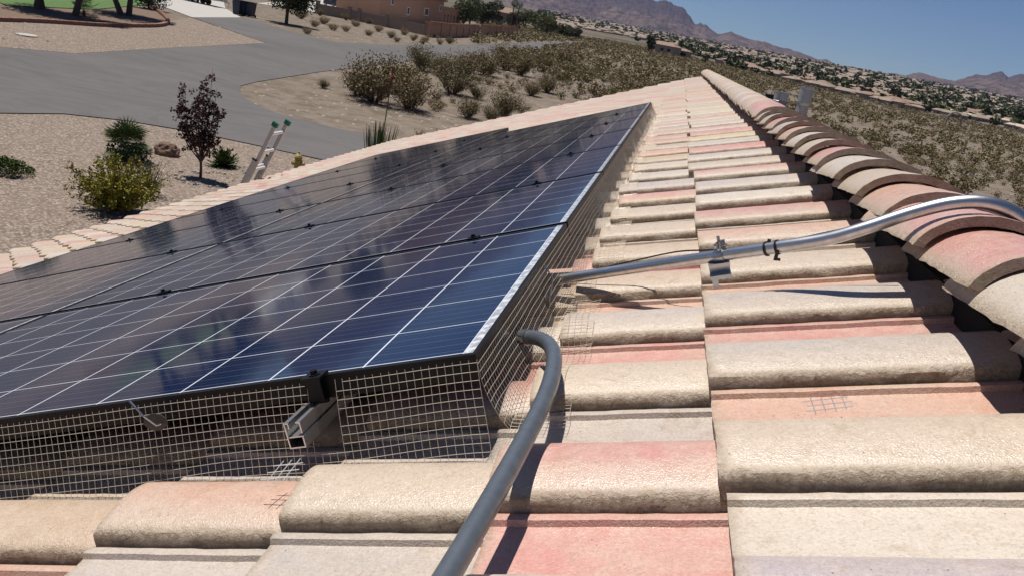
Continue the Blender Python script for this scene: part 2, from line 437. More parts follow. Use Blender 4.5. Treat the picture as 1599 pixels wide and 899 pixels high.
# ---------------------------------------------------------------- mountains
SIL = [(560, -120), (700, -95), (800, -60), (850, -44), (900, -30), (960, -14), (1000, -6), (1023, 1), (1037, 0), (1049, 4), (1060, 10), (1070, 15), (1078, 26), (1085, 39), (1094, 36), (1103, 39), (1121, 54), (1142, 50), (1158, 57), (1169, 62), (1190, 65), (1220, 74), (1250, 83), (1277, 93), (1290, 92), (1311, 104), (1330, 105), (1347, 107), (1365, 112), (1383, 116), (1392, 114), (1413, 119), (1425, 115), (1434, 113), (1444, 115), (1458, 120), (1475, 124), (1491, 126), (1508, 121), (1524, 116), (1539, 117), (1552, 113), (1566, 110), (1575, 120), (1586, 117), (1596, 116), (1640, 112), (1700, 125), (1800, 150), (2000, 190)]
def mountains():
    A = []; E = []
    for p in SIL:
        d = ray(*p); A.append(math.degrees(math.atan2(d[0], d[1]))); E.append(d[2] / math.hypot(d[0], d[1]))
    A = np.array(A); E = np.array(E)
    az = np.arange(-34, 40, .06); ts = np.linspace(0, 1, 46); vs = []; ln = len(ts)
    for a in az:
        e = float(np.interp(a, A, E)); e += .0030 * mnoise.fractal(Vector((a * 1.9, 3.3, 0)), .7, 2.3, 5) * min(1, max(0.15, e * 12)); near = 7000.; crest = 9600.
        zc = CAMZ + e * crest
        a_ = math.radians(a)
        for t in ts:
            r = near + (crest + 1600 - near) * t
            tc = (r - near) / (crest - near)
            x, y = r * math.sin(a_), r * math.cos(a_)
            zb = CAMZ + .0185 * r
            nz = mnoise.fractal(Vector((x / 900, y / 900, 1.3)), .9, 2.1, 6)
            rg = 1 - abs(mnoise.fractal(Vector((x / 420, y / 420, 7.3)), .8, 2.2, 5)) * 1.6
            if tc <= 1:
                s = .35 * tc + .65 * tc ** 2.6
                k = (1 - tc) * tc * 4
                z = zb + (zc - zb) * max(0, s + k * (.16 * nz + .12 * (rg - .6)))
                z += (tc > .96) * 0
            else:
                z = zc - (tc - 1) * (zc - zb) * 1.5 + 0
            if t == 0: z = zb - 60
            vs.append((x, y, max(z, zb - 40)))
    fs = [(i * ln + k, i * ln + k + 1, (i + 1) * ln + k + 1, (i + 1) * ln + k) for i in range(len(az) - 1) for k in range(ln - 1)]
    t = NT('mountain_rock'); p = t.pos(); n = t.noise(.0022, 8, .7, p); n2 = t.noise(.012, 6, .7, p)
    sx = t.n('ShaderNodeSeparateXYZ'); t.l(p, sx.inputs[0])
    c = t.mix(t.ramp(n, [(.4, 0.), (.6, 1.)]), (.215, .155, .125), (.13, .092, .08))
    c = t.mix(t.ramp(n2, [(.40, .85), (.56, 0.)]), c, (.045, .036, .04))
    hi = t.ramp(t.math('DIVIDE', sx.outputs[2], 800), [(.36, 0.), (.55, .9)])
    c = t.mix(hi, c, t.mix(n2, (.035, .03, .04), (.085, .068, .072)))
    t.set(Base_Color=c, Roughness=1., Specular_IOR_Level=0., Normal=t.bump(n2, 1., 60))
    mb = MB(); mb.v = vs; mb.f = fs; mb.m = [0] * len(fs)
    structure(mb.build('mountains', t.m, sm=False))
mountains()

# ---------------------------------------------------------------- the roof frame: x up the slope, y along the ridge, z off the plane
UD = Vector((-.923, 0, -.3847)); UR = Vector((0, 1, 0)); UN = Vector((-.3847, 0, .923)); P0 = Vector((-.2126, 1.0659, -.4698 + CAMZ))
def RF(u, v, n=0): return P0 + UD * u + UR * v + UN * n
UP = -UD
def rmat(u, v, n, rz=0, pitch=0):
    m = Matrix((( UP.x, 0, UN.x, 0), (UP.y, 1, UN.y, 0), (UP.z, 0, UN.z, 0), (0, 0, 0, 1)))
    p = RF(u, v, n)
    return Matrix.Translation(p) @ m @ Matrix.Rotation(rz, 4, 'Z') @ Matrix.Rotation(pitch, 4, 'Y')
TILT = -math.atan(.027 / .29)
TW = .2985; TL = .44
PINK = (.555, .262, .228); CREAM = (.525, .43, .335); GREY = (.47, .415, .375); BEIGE = (.53, .39, .275); PALE = (.58, .515, .44); YEL = (.56, .46, .29); SALM = (.57, .335, .25)
PAL = [PINK, PINK, CREAM, CREAM, GREY, BEIGE, PALE, YEL, SALM, SALM]
def profile(hi):
    """the cross-section of the S tile: outer surface from the free barrel edge, over the barrel, pan and lip"""
    n = 20 if hi else 7
    o = [(0.0, .000, 1.), (.0004, .012, 1.), (.0012, .020, 1.), (.0026, .0265, 1.), (.0052, .0305, .8)] if hi else [(0, .0, 1.), (.0010, .014, 1.), (.0050, .0285, .7)]
    KY = [0, .010, .025, .050, .078, .105, .13, .150, .162, .17]; KZ = [.0290, .0334, .0382, .0437, .0470, .0464, .0405, .0290, .0170, .0085]
    for i in range(1, n + 1):
        y = .009 + .161 * i / n
        o.append((y, float(np.interp(y, KY, KZ)), max(0, .5 - (y - .006) * 32)))
    if hi:                                   # soften the kinks of the control points
        for _ in range(3):
            q = [list(p) for p in o]
            for j in range(7, len(o) - 1): q[j][1] = (o[j - 1][1] + 2 * o[j][1] + o[j + 1][1]) / 4
            o = [tuple(p) for p in q]
    o += [(.180, .006, 0.), (.262, .0045, 0.), (.276, .0055, 0.), (.2785, .0135, .1), (.286, .014, .15), (.2935, .013, .15), (.2945, .006, .2)]
    return o
def tile_geo(hi, top, edge, pan, seed, TL=TL):
    o = profile(hi); ns = 22 if hi else 2
    th = .015; vs = []; tint = []; ed = []
    m = len(o)
    off = Vector((seed * 3.1, seed * 1.7, 0))
    for i in range(ns + 1):
        x = TL * i / ns
        for (y, z, e) in o:
            if y > .175: c = pan
            else:
                k = min(1, max(0, 1 - (y / .075))); k = k ** .8
                c = tuple(top[q] * (1 - k) + edge[q] * k for q in range(3))
            if hi:
                nz = mnoise.noise(Vector((x * 60, y * 60, z * 60)) + off)
                n2 = mnoise.noise(Vector((x * 13, y * 13, 0)) + off)
                z2 = z + nz * (.0006 + .0030 * e) + n2 * .0009
                y2 = y - (e > .5) * (nz * .0034 + .0012 * mnoise.noise(Vector((x * 150, z * 150, seed))))
                xx = x + (i == 0) * (.0015 * mnoise.noise(Vector((y * 70, seed, 0))) + .001 * mnoise.noise(Vector((y * 22, seed, 4))))
                ee = e
                if i == 0: ee = max(e, .75)
            else: z2, y2, xx, ee = z, y, x, e
            vs.append((xx, y2, z2)); tint.append(c); ed.append(ee)
    base = len(vs)
    for i in (0, ns):                       # under side, two rings only
        x = TL * i / ns
        for j, (y, z, e) in enumerate(o):
            a = o[max(0, j - 1)]; b = o[min(m - 1, j + 1)]
            ny, nz_ = -(b[1] - a[1]), (b[0] - a[0]); l = math.hypot(ny, nz_) or 1
            zz = z - th * nz_ / l; yy = y - th * ny / l
            if y < .004: yy = .016; zz = max(z - .004, .0)
            zz = max(zz, -.003)
            vs.append((x, yy, zz)); tint.append(edge); ed.append(.8)
    fs = []; sm = []
    for i in range(ns):
        for j in range(m - 1):
            fs.append((i * m + j, (i + 1) * m + j, (i + 1) * m + j + 1, i * m + j + 1)); sm.append(True)
    for j in range(m - 1):
        fs.append((base + j, base + j + 1, base + m + j + 1, base + m + j)); sm.append(False)
        fs.append((j, j + 1, base + j + 1, base + j)); sm.append(False)
        fs.append((ns * m + j, base + m + j, base + m + j + 1, ns * m + j + 1)); sm.append(False)
    for j in (0, m - 1):
        ring = [i * m + j for i in range(ns + 1)]
        fs.append(tuple(ring + [base + m + j, base + j] if j == m - 1 else list(reversed(ring + [base + m + j, base + j])))); sm.append(False)
    return vs, fs, sm, tint, ed
def mesh_attr(name, vs, fs, sm, tint, ed):
    me = bpy.data.meshes.new(name); me.from_pydata(vs, [], fs)
    me.polygons.foreach_set('use_smooth', np.array(sm, dtype=bool))
    a = me.attributes.new('tint', 'FLOAT_COLOR', 'POINT'); c = np.ones((len(vs), 4)); c[:, :3] = tint; a.data.foreach_set('color', c.ravel())
    b = me.attributes.new('edge', 'FLOAT', 'POINT'); b.data.foreach_set('value', np.array(ed, dtype=float))
    me.materials.append(M['tile']); me.update(); me.set_sharp_from_angle(angle=math.radians(38)); return me

house = thing('house', 'tan stucco house under the pink and cream barrel tile roof in the foreground', 'house')
UT = [-.345, -.066, .222, .515] + [.515 + .297 * k for k in range(1, 21)]
VPH = -.207
CHOSEN = {  # (course, row): barrel top, barrel edge, pan
    (0, 0): (CREAM, CREAM, SALM), (0, -1): ((.40, .35, .38), PALE, PALE), (0, -2): (PALE, PALE, PALE), (0, 1): (GREY, CREAM, PINK), (0, 2): (GREY, CREAM, SALM), (0, 3): (CREAM, CREAM, CREAM),
    (0, 4): (SALM, CREAM, CREAM), (0, 5): (PINK, CREAM, PINK), (0, 6): (PALE, PALE, GREY), (0, 7): (GREY, GREY, PALE), (0, 8): (PINK, PALE, SALM), (0, 9): (CREAM, PALE, CREAM), (0, 10): (GREY, PALE, PALE), (0, 11): (PINK, PINK, SALM), (0, 12): (PALE, GREY, PALE), (0, 13): (YEL, YEL, CREAM), (0, 14): (PINK, PINK, PINK),
    (1, 0): (PINK, CREAM, GREY), (1, -1): (GREY, GREY, PINK), (1, 1): (CREAM, CREAM, PINK), (1, 2): (GREY, CREAM, SALM), (1, 3): (BEIGE, CREAM, PINK), (1, 4): (BEIGE, CREAM, CREAM), (1, 5): (CREAM, CREAM, CREAM), (1, 6): (CREAM, CREAM, PALE), (1, 7): (PINK, BEIGE, PINK), (1, 8): (GREY, GREY, GREY), (1, 9): (PALE, PALE, CREAM),
    (2, 0): (CREAM, CREAM, GREY), (2, -1): (GREY, GREY, GREY), (3, 0): (SALM, CREAM, GREY), (4, 0): (BEIGE, BEIGE, CREAM), (3, -1): (GREY, CREAM, GREY)}
ROWMAX = 59
cands = []
for c, u in enumerate(UT):
    for k in range(-4, ROWMAX):
        v = VPH + TW * k
        covered = (-.0 < u < 3.1) and (.25 < v < 6.9)
        cands.append((c, k, u, v, covered))
def camdist(u, v): return (RF(u, v, -.1) - Vector((0, 0, CAMZ))).length
def visible(c, k, u, v):
    p = RF(u - .15, v + .1, -.1) - Vector((0, 0, CAMZ))
    q = RW.T @ np.array(p); z = -q[2]
    if z < .2: return False
    x = 799.5 + 1268 * q[0] / z; y = 449.5 - 1268 * q[1] / z
    return -60 < x < 1700 and -60 < y < 1010
near = sorted([t for t in cands if not t[4] and visible(*t[:4])], key=lambda t: camdist(t[2], t[3]))[:100]
nearset = {(t[0], t[1]) for t in near}
names = {PINK: 'pink', CREAM: 'cream', GREY: 'grey', BEIGE: 'beige', PALE: 'pale', YEL: 'yellowish', SALM: 'salmon'}
SV = []; SF = []; SS = []; ST = []; SE = []
for (c, k, u, v, cov) in cands:
    rr = random.Random(c * 977 + k * 31 + 5)
    if (c, k) in CHOSEN: top, edge, pan = CHOSEN[(c, k)]
    else:
        top = rr.choice(PAL); edge = rr.choice([top, CREAM, PALE, BEIGE]); pan = rr.choice(PAL)
    g = rr.uniform(.92, 1.06); sc = lambda q: tuple(x * g for x in q)
    far_ = k > 4
    du = rr.uniform(-.006, .006) + (rr.choice([0, 0, 0, .012, -.012]) if far_ else 0)
    if c == 0 and 9 <= k <= 13: du += .022
    if c == 0 and k in (5, 6): du += .01
    mat = rmat(u + du, v + rr.uniform(-.0015, .0015), -.1415 + rr.uniform(-.001, .002), rr.uniform(-.004, .004), -TILT if False else TILT * -1)
    hi = (c, k) in nearset
    vs, fs, sm, ti, ed = tile_geo(hi, sc(top), sc(edge), sc(pan), c * 17 + k, .475 if c == 0 else TL)
    if hi:
        me = mesh_attr('roof_tile', vs, fs, sm, ti, ed)
        o = bpy.data.objects.new('roof_tile', me); COL.objects.link(o); o.parent = house; o.matrix_world = mat
    else:
        A = np.array(mat)[:3]; V = np.array(vs) @ A[:, :3].T + A[:, 3]
        b = len(SV); SV.extend(map(tuple, V)); SF.extend(tuple(i + b for i in f) for f in fs); SS.extend(sm); ST.extend(ti); SE.extend(ed)
# other slope of the same roof
XR = .597
def mirror(p): return (2 * XR - p[0], p[1], p[2])
for c in range(0, 12):
    for k in range(-3, ROWMAX):
        rr = random.Random(c * 9177 + k * 131 + 8); col = rr.choice(PAL)
        vs, fs, sm, ti, ed = tile_geo(False, col, col, rr.choice(PAL), 0)
        A = np.array(rmat(-.345 + .297 * c, VPH + TW * k, -.1435, 0, -TILT))[:3]; V = np.array(vs) @ A[:, :3].T + A[:, 3]
        V[:, 0] = 2 * XR - V[:, 0]
        b = len(SV); SV.extend(map(tuple, V)); SF.extend(tuple(reversed([i + b for i in f])) for f in fs); SS.extend(sm); ST.extend(ti); SE.extend(ed)
me = mesh_attr('roof_tiles', SV, SF, SS, ST, SE); o = bpy.data.objects.new('roof_tiles', me); COL.objects.link(o); o.parent = house; o['kind'] = 'stuff'

# roof deck, walls, fascia
VEND = VPH + TW * ROWMAX; VBEG = VPH - 4 * TW; UE = UT[-1]
mb = MB()
def slab(mb, pts, th):
    n = len(pts); q = [p - Vector((0, 0, th)) for p in pts]
    mb.add(pts + q, [tuple(range(n)), tuple(range(2 * n - 1, n - 1, -1))] + [(i, i + n, (i + 1) % n + n, (i + 1) % n) for i in range(n)])
rid = RF(-.86, 0, -.215)
zr = rid.z
YB, YE = RF(0, VBEG, 0).y + .05, RF(0, VEND, 0).y - .05
el = RF(UE - .06, 0, -.18)
slab(mb, [Vector((XR, YB, zr)), Vector((XR, YE, zr)), Vector((el.x, YE, el.z)), Vector((el.x, YB, el.z))], .02)
er = Vector((2 * XR - RF(-.345 + .297 * 11.9, 0, -.165).x, 0, RF(-.345 + .297 * 11.9, 0, -.165).z))
slab(mb, [Vector((XR + .002, YB, zr)), Vector((er.x, YB, er.z)), Vector((er.x, YE, er.z)), Vector((XR + .002, YE, zr))], .02)
mb.build('roof_deck', M['dark'], house)
mb = MB()
mb.box((el.x - .02, (YB + YE) / 2, el.z - .10), (.018, (YE - YB) / 2, .09)); mb.box((er.x + .02, (YB + YE) / 2, er.z - .10), (.018, (YE - YB) / 2, .09))
mb.build('fascia', M['stucco_pale'], house)
mb = MB(); wx0, wx1 = el.x + .55, er.x - .5; wz0 = el.z + .55 * .41 - .06
wy0, wy1 = YB + .4, YE - .45; wz1 = er.z + .2 - .06
pr = [(wx0, -.3), (wx1, -.3), (wx1, wz1), (XR, zr - .08), (wx0, wz0)]
mb.add([Vector((x, wy0, z)) for x, z in pr] + [Vector((x, wy1, z)) for x, z in pr],
       [(0, 1, 2, 3, 4), (9, 8, 7, 6, 5)] + [(i, i + 5, (i + 1) % 5 + 5, (i + 1) % 5) for i in range(5)])
mb.build('wall', M['stucco'], house)
for yy in (4, 8.5, 13):
    mb = MB(); mb.box((wx0 - .01, yy, 1.5), (.03, .6, .5)); w_ = mb.build('window', M['window'], house)
    mb = MB()
    for s_ in (-1, 1): mb.box((wx0 - .03, yy + s_ * .64, 1.5), (.04, .04, .58)); mb.box((wx0 - .03, yy, 1.5 + s_ * .54), (.04, .6, .04))
    mb.build('frame', M['white'], w_)

# ridge bed, blackened to stand in for shade under the caps, and caps
mb = MB(); mb.box((XR, (YB + YE) / 2, zr + .005), (.05, (YE - YB) / 2 - .02, .035)); mb.build('ridge_shade_bed', M['ridge_shade'], house)
def cap_geo(seed, col, edge, hi):
    n = 22 if hi else 9; ns = 14 if hi else 3; L = .40; hw = .138; vs = []; ti = []; ed = []; off = Vector((seed, 5, 0))
    def pt(t, h, w):
        a = math.radians(14) + t * (math.pi - 2 * math.radians(14)); c0 = math.cos(math.radians(14)); s0 = math.sin(math.radians(14))
        return (-w * math.cos(a) / c0, h * (math.sin(a) - s0) / (1 - s0))
    for sec in (0, 1):
        for i in range(ns + 1):
            y = L * i / ns; w = hw * (1 - .07 * i / ns)
            for j in range(n + 1):
                t = j / n; x, z = pt(t, .076 if not sec else .059, w if not sec else w - .018)
                e = max(0, 1 - min(t, 1 - t) / .085)
                if i == 0: e = max(e, .75)
                if hi and not sec:
                    nz = mnoise.noise(Vector((x * 45, y * 45, z * 45)) + off); z += nz * (.001 + .0028 * e); x += nz * .002 * e; yy = y + (i == 0) * nz * .002
                else: yy = y
                if sec: z -= .001
                vs.append((x, yy, z)); e2 = max(0, 1 - min(t, 1 - t) / .14); ti.append(tuple(col[q] * (1 - e2) + edge[q] * e2 for q in range(3)) if not sec else (.26, .12, .10)); ed.append(e if not sec else .35)
    N1 = (ns + 1) * (n + 1); fs = []; sm = []
    for i in range(ns):
        for j in range(n):
            a = i * (n + 1) + j; fs.append((a, a + n + 1, a + n + 2, a + 1)); sm.append(True)
            fs.append((N1 + a, N1 + a + 1, N1 + a + n + 2, N1 + a + n + 1)); sm.append(True)
    NB_ = len(vs)
    for q0 in (0, N1):
        for j in range(n + 1):
            vs.append(vs[q0 + j]); e_ = min(j, n - j) / n < .1; ti.append((.42, .33, .25) if e_ else (.19, .085, .07)); ed.append(.55 if not e_ else .8)
    for j in range(n):
        fs.append((NB_ + j, NB_ + j + 1, NB_ + n + 1 + j + 1, NB_ + n + 1 + j)); sm.append(False)
        a = ns * (n + 1) + j; fs.append((a, N1 + a, N1 + a + 1, a + 1)); sm.append(False)
    for i in range(ns):
        for j in (0, n):
            a = i * (n + 1) + j; q = (a, N1 + a, N1 + a + n + 1, a + n + 1); fs.append(q if j == 0 else tuple(reversed(q))); sm.append(False)
    return vs, fs, sm, ti, ed
CAPCOL = [PALE, PALE, PINK, PINK, SALM, CREAM, PALE, PINK, CREAM, PALE, SALM, GREY, PINK, GREY, CREAM, PINK, PINK]
capz = RF(-.71, 0, -.068).z
ncap = 0; v = -.42; i = 0
while v < VEND - .3:
    hi = i < 22; col = CAPCOL[i] if i < len(CAPCOL) else R.choice([PALE, CREAM, PALE, SALM, GREY])
    vs, fs, sm, ti, ed = cap_geo(i, col, CREAM, hi)
    me = mesh_attr('ridge_cap', vs, fs, sm, ti, ed)
    o = bpy.data.objects.new('ridge_cap', me); COL.objects.link(o); o.parent = house
    rz = R.uniform(-.03, .03); dx = R.uniform(-.006, .006)
    flip = v > 3.75
    if not flip:
        o.matrix_world = Matrix.Translation(Vector((XR + dx, P0.y + v, capz + .028))) @ Matrix.Rotation(rz, 4, 'Z') @ Matrix.Rotation(-.082, 4, 'X')
    else:
        o.matrix_world = Matrix.Translation(Vector((XR + dx, P0.y + v + .40, capz + .028))) @ Matrix.Rotation(math.pi + rz, 4, 'Z') @ Matrix.Rotation(-.082, 4, 'X')
    v += .272 + R.uniform(-.008, .008); i += 1

# ---------------------------------------------------------------- solar panels
def make_panel():
    p = empty('solar_panel'); L, Wd, T = 1.652, .992, .038
    mb = MB()
    lip = .006
    mb.box((L / 2, .002, -T / 2), (L / 2, .002, T / 2)); mb.box((L / 2, Wd - .002, -T / 2), (L / 2, .002, T / 2))
    mb.box((.002, Wd / 2, -T / 2), (.002, Wd / 2 - .004, T / 2)); mb.box((L - .002, Wd / 2, -T / 2), (.002, Wd / 2 - .004, T / 2))
    mb.box((L / 2, .004 + lip / 2, -.0010), (L / 2 - .004, lip / 2, .0010)); mb.box((L / 2, Wd - .004 - lip / 2, -.0010), (L / 2 - .004, lip / 2, .0010))
    mb.box((.004 + lip / 2, Wd / 2, -.0010), (lip / 2, Wd / 2 - .010, .0010)); mb.box((L - .0055, Wd / 2, -.0010), (.0015, Wd / 2 - .010, .0010))
    mb.build('frame', M['black_alu'], p)
    mb = MB(); mb.box((L / 2, Wd / 2, -.0033), (L / 2 - .0042, Wd / 2 - .0042, .0025)); mb.build('glass', M['cells'], p)
    mb = MB(); mb.box((L / 2, Wd / 2, -.0105), (L / 2 - .0042, Wd / 2 - .0042, .002)); mb.build('backsheet', M['backsheet'], p)
    return p
def add_clamp(p, x, y, end=False):
    mb = MB(); mb.box((x, y, .0022), (.016, .016, .0022)); mb.box((x, y, -.02), (.012, .004, .022))
    if end: mb.box((x, y - .005, -.017), (.012, .006, .018))
    c = mb.build('clamp', M['black_alu'], p)
    mb = MB(); mb.lathe([(.0, .0044), (.010, .0044), (.010, .006), (.006, .006), (.006, .012), (0.001, .012)], (x, y, 0), 6); mb.build('bolt', M['black_alu'], c)
proto = make_panel(); first = True
ordn = ['first', 'second', 'third', 'fourth', 'fifth', 'sixth', 'seventh', 'eighth']
for col, (u1, rows) in enumerate([(1.632, 7), (3.290, 8)]):
    for r_ in range(rows):
        p = proto if first else copy_tree(proto)
        if first: first = False
        else:
            for ch in list(p.children):
                if ch.name.startswith('clamp'): pass
        v_ = r_ * 1.012 + .024
        p.matrix_world = rmat(u1, v_, 0)
        where = 'nearest the ridge' if col == 0 else 'on the eave side'
        if r_ == 0: lab = 'dark blue solar panel at the near end of the column ' + where
        elif r_ == rows - 1: lab = 'dark blue solar panel at the far end of the column ' + where
        else: lab = '%s dark blue solar panel from the near end in the column %s' % (ordn[r_], where)
        tag(p, lab, 'solar panel', 'solar panels of the rooftop array')
PANELS = [o for o in COL.objects if o.name.split('.')[0] == 'solar_panel']
for idx, p in enumerate(PANELS):
    col0 = idx < 7; r_ = idx if col0 else idx - 7
    xs_ = (1.632 - .24, 1.632 - 1.225) if col0 else (3.302 - 1.91, 3.302 - 2.9)
    for x in xs_: add_clamp(p, x, -.010 if r_ else -.006, r_ == 0)

for u_, nm in ((.243, 'first'), (1.228, 'second'), (1.91, 'third'), (2.9, 'fourth')):
    t = thing('mounting_rail', ('aluminium mounting rail poking out under the near panel edge at right' if nm == 'first' else 'aluminium mounting rail under the solar panels, %s from the ridge' % nm), 'rail', (0, 0, 0), 'rails under the solar panels')
    hw, hh, th = .0135, .0205, .0022; y0 = -.058 if nm == 'first' else -.0; y1 = 7.12 if u_ < 1.7 else 8.1
    t.matrix_world = rmat(u_ + (.012 if nm == 'first' else 0), 0, -.0605)
    prof = [(-hw, -hh, hw, -hh + th), (-hw, -hh, -hw + th, hh), (hw - th, -hh, hw, -.004), (-hw, hh - th, -.006, hh), (.006, hh - th, hw, hh), (hw - th, .002, hw, hh), (-hw, -.004, hw, -.004 + th), (-.006 - th, .010, -.006, hh)]
    mb = MB()
    for k_, (a, b, c_, d_) in enumerate(prof): mb.box(((a + c_) / 2, (y0 + y1) / 2, (b + d_) / 2), (abs(c_ - a) / 2 - .00002 * k_, (y1 - y0) / 2 - .0002 * k_, abs(d_ - b) / 2 - .00002 * k_))
    mb.build('channel', M['alu'], t)
    for yy in np.arange(.35, y1, 1.22):
        mb = MB(); mb.box((-.03, yy, -.045), (.02, .015, .026)); mb.box((-.03, yy, -.072), (.04, .02, .003)); mb.build('foot', M['zinc'], t)

# ---------------------------------------------------------------- wire mesh skirt
PR = profile(True)
def tile_top(u, v):
    k = (v - VPH) % TW; z = np.interp(k, [p[0] for p in PR], [p[1] for p in PR])
    cs = [c for c in UT if c >= u - .0]
    c = min([c_ for c_ in UT if c_ >= u], default=u); a = c - u
    return -.1435 + z - a * (.027 / .29)
g = .0127
skirt = thing('wire_mesh_skirt', 'galvanised wire mesh skirt closing the gap under the solar panels', 'wire mesh')
def ns(x, y, s=1.): return mnoise.noise(Vector((x * s, y * s, 3.7)))
def front_pt(u, d):                     # d = distance down
    v = .014 - d * .28 + .006 * ns(u, d, 5); n = -.009 - d + .004 * ns(u, d, 3)
    n += .012 * ns(u * 1., 0, 4) * (d / .15)
    return RF(u + .004 * ns(u, d, 9), v, n)
mb = MB(); nd = 13; rw = .00044
for col_r in ((-.035, 1.66),):
    us = np.arange(-.0225, 1.7, g)
    for i, u in enumerate(us):
        cut = .210 < u < .256
        d0 = 0 if not cut else .105
        ext = R.uniform(.0, .012)
        ds = [d0 - .004] + [g * k for k in range(nd) if g * k > d0] + [g * (nd - 1) + ext]
        mb.tube([front_pt(u, d) for d in ds], rw, 4)
    for k in range(nd):
        for (a, b) in ((-.0225, .25), (.205, 1.7)) if k * g > .10 else ((-.0225, .212 - R.uniform(0, .01)), (.254 + R.uniform(0, .008), 1.7)):
            if a > b: continue
            mb.tube([front_pt(u, k * g + .0008) for u in np.arange(a, b, g)], rw, 4)
mb.build('front_mesh', M['wire'], skirt)
# side: hangs from the frame edge and folds out over the tiles
def side_pt(v, s):
    wob = .012 * ns(v, s, 3.1) + .006 * ns(v, s, 11)
    hang = .115
    if s < hang:
        t = s / hang
        u = -.0225 - .03 * t * t + wob * t; n = -.012 - s * .95
        n = max(n, tile_top(u, v) + .004)
        return RF(u, v, n)
    e = s - hang
    u = -.0525 - e * .93 + wob
    n0 = 0; n = max(tile_top(u, v), n0 * 0 - .13) + .005 + .004 * ns(v, e, 23)
    k = min(1, e / .03)
    nh = max(-.012 - hang * .95, tile_top(-.0525, v) + .004)
    return RF(u, v, nh * (1 - k) + n * k)
mb = MB(); vv = .014; rw = .00042
wid = lambda v: .195 + .05 * ns(v, 1, 2.7) + .02 * ns(v, 4, 9)
while v is not None and vv < 7.11:
    w_ = wid(vv); st = [g * k for k in range(int(w_ / g) + 1)]
    mb.tube([side_pt(vv, s) for s in st], rw, 4 if vv < 1.5 else 3, cap=False)
    vv += g
for k in range(0, 20):
    run = []
    for vq in np.arange(.014, 7.11, g):
        if k * g <= wid(vq): run.append(side_pt(vq, k * g + .0006))
        else:
            if len(run) > 1: mb.tube(run, rw, 3, cap=False)
            run = []
    if len(run) > 1: mb.tube(run, rw, 3, cap=False)
mb.build('side_mesh', M['wire'], skirt)
# far end of the skirt
mb = MB()
for i in range(115): mb.tube([RF(-.036 + g * i, 7.11, -.02), RF(-.036 + g * i, 7.12, -.15)], .0009, 3, cap=False)
for k in range(9): mb.tube([RF(-.036, 7.115, -.02 - g * k), RF(1.63, 7.115, -.02 - g * k)], .0009, 3, cap=False)
mb.build('far_mesh', M['wire'], skirt)
# wire fasteners with a disc
def clip(c, ax, ay, an, pin):
    mb = MB(); pts = []
    n = 18
    vs = [c + an * .0025] + [c + ax * (.017 * math.cos(2 * math.pi * k / n) * (1 + .1 * (k % 5 == 0))) + ay * (.013 * math.sin(2 * math.pi * k / n)) for k in range(n)]
    vs += [q - an * .0015 for q in vs[1:]]
    mb.add(vs, [(0, 1 + k, 1 + (k + 1) % n) for k in range(n)] + [(1 + k, n + 1 + k, n + 1 + (k + 1) % n, 1 + (k + 1) % n) for k in range(n)])
    d = mb.build('washer', M['disc'], skirt)
    mb = MB(); mb.tube(pin, .0017, 6); mb.build('pin', M['zinc'], d)
yq = P0.y + .0
q = aty(245, 657, yq)
clip(q + Vector((0, -.004, 0)), UD * 1.25, UN * 1.15, -UR, [aty(202, 625, yq - .012), aty(212, 636, yq - .016), aty(225, 650, yq - .016), aty(245, 664, yq - .010), aty(252, 661, yq - .008)])
q = side_pt(.53, .060)
clip(q + UP * .004, UR, UN, UP, [RF(-.034, .56, -.002), RF(-.05, .55, -.03), q + UP * .007, q + UP * .007 + UN * -.012])
for v_ in (1.55, 2.4, 3.4, 4.4): 
    mb = MB(); mb.tube([RF(-.037, v_, -.01), RF(-.045, v_ - .01, -.05), RF(-.052, v_ - .03, -.09)], .0016, 5); mb.build('pin', M['zinc'], skirt)

def scrap(name, label, c, ax, ay, nx, ny, skew=0, mt='wire_sunlit'):
    g = .0128
    mb = MB()
    for i in range(nx): mb.tube([c + ax * (g * i) - ay * (.005 + R.uniform(0, .006)) + ay * skew * i, c + ax * (g * i) + ay * (g * (ny - 1) + .005 + R.uniform(0, .006))], .0007, 4)
    for j in range(ny): mb.tube([c + ay * (g * j) - ax * (.006 + R.uniform(0, .008)), c + ay * (g * j) + ax * (g * (nx - 1) + .006 + R.uniform(0, .008))], .0007, 4)
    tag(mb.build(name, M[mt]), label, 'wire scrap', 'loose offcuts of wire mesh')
c0_ = atn(420, 747, -.083)
scrap('wire_mesh_offcut', 'small offcut of wire mesh paled to look sunlit, sticking up below the mounting rail end', c0_, UP, (UR * .90 + UN * .32 + UP * .30).normalized(), 3, 3, 0)
scrap('wire_mesh_offcut', 'small square offcut of wire mesh lying on a pink roof tile pan', atn(1272, 640, -.122), UP, (UR * .97 + UN * .10).normalized(), 4, 3, 0, 'gi')

# ---------------------------------------------------------------- conduits
def spline(pts, n=10):
    P = [Vector(p) for p in pts]; out = []
    for i in range(len(P) - 1):
        p0, p1, p2, p3 = P[max(i - 1, 0)], P[i], P[i + 1], P[min(i + 2, len(P) - 1)]
        for k in range(n):
            t = k / n; out.append(.5 * ((2 * p1) + (p2 - p0) * t + (2 * p0 - 5 * p1 + 4 * p2 - p3) * t * t + (3 * p1 - p0 - 3 * p2 + p3) * t ** 3))
    out.append(P[-1]); return out
con = thing('silver_conduit', 'shiny silver metal conduit bending up over the ridge caps', 'conduit')
cp = [aty(*a) for a in [(866, 438, 1.80), (990, 419, 1.735), (1120, 400, 1.635), (1210, 387, 1.575), (1290, 374, 1.54), (1350, 357, 1.525), (1420, 334, 1.52), (1480, 319, 1.515), (1530, 316, 1.51), (1570, 326, 1.51), (1599, 345, 1.51), (1650, 392, 1.505)]]
cp += [cp[-1] + Vector((.25, -.02, -.13)), cp[-1] + Vector((.9, -.03, -.41))]
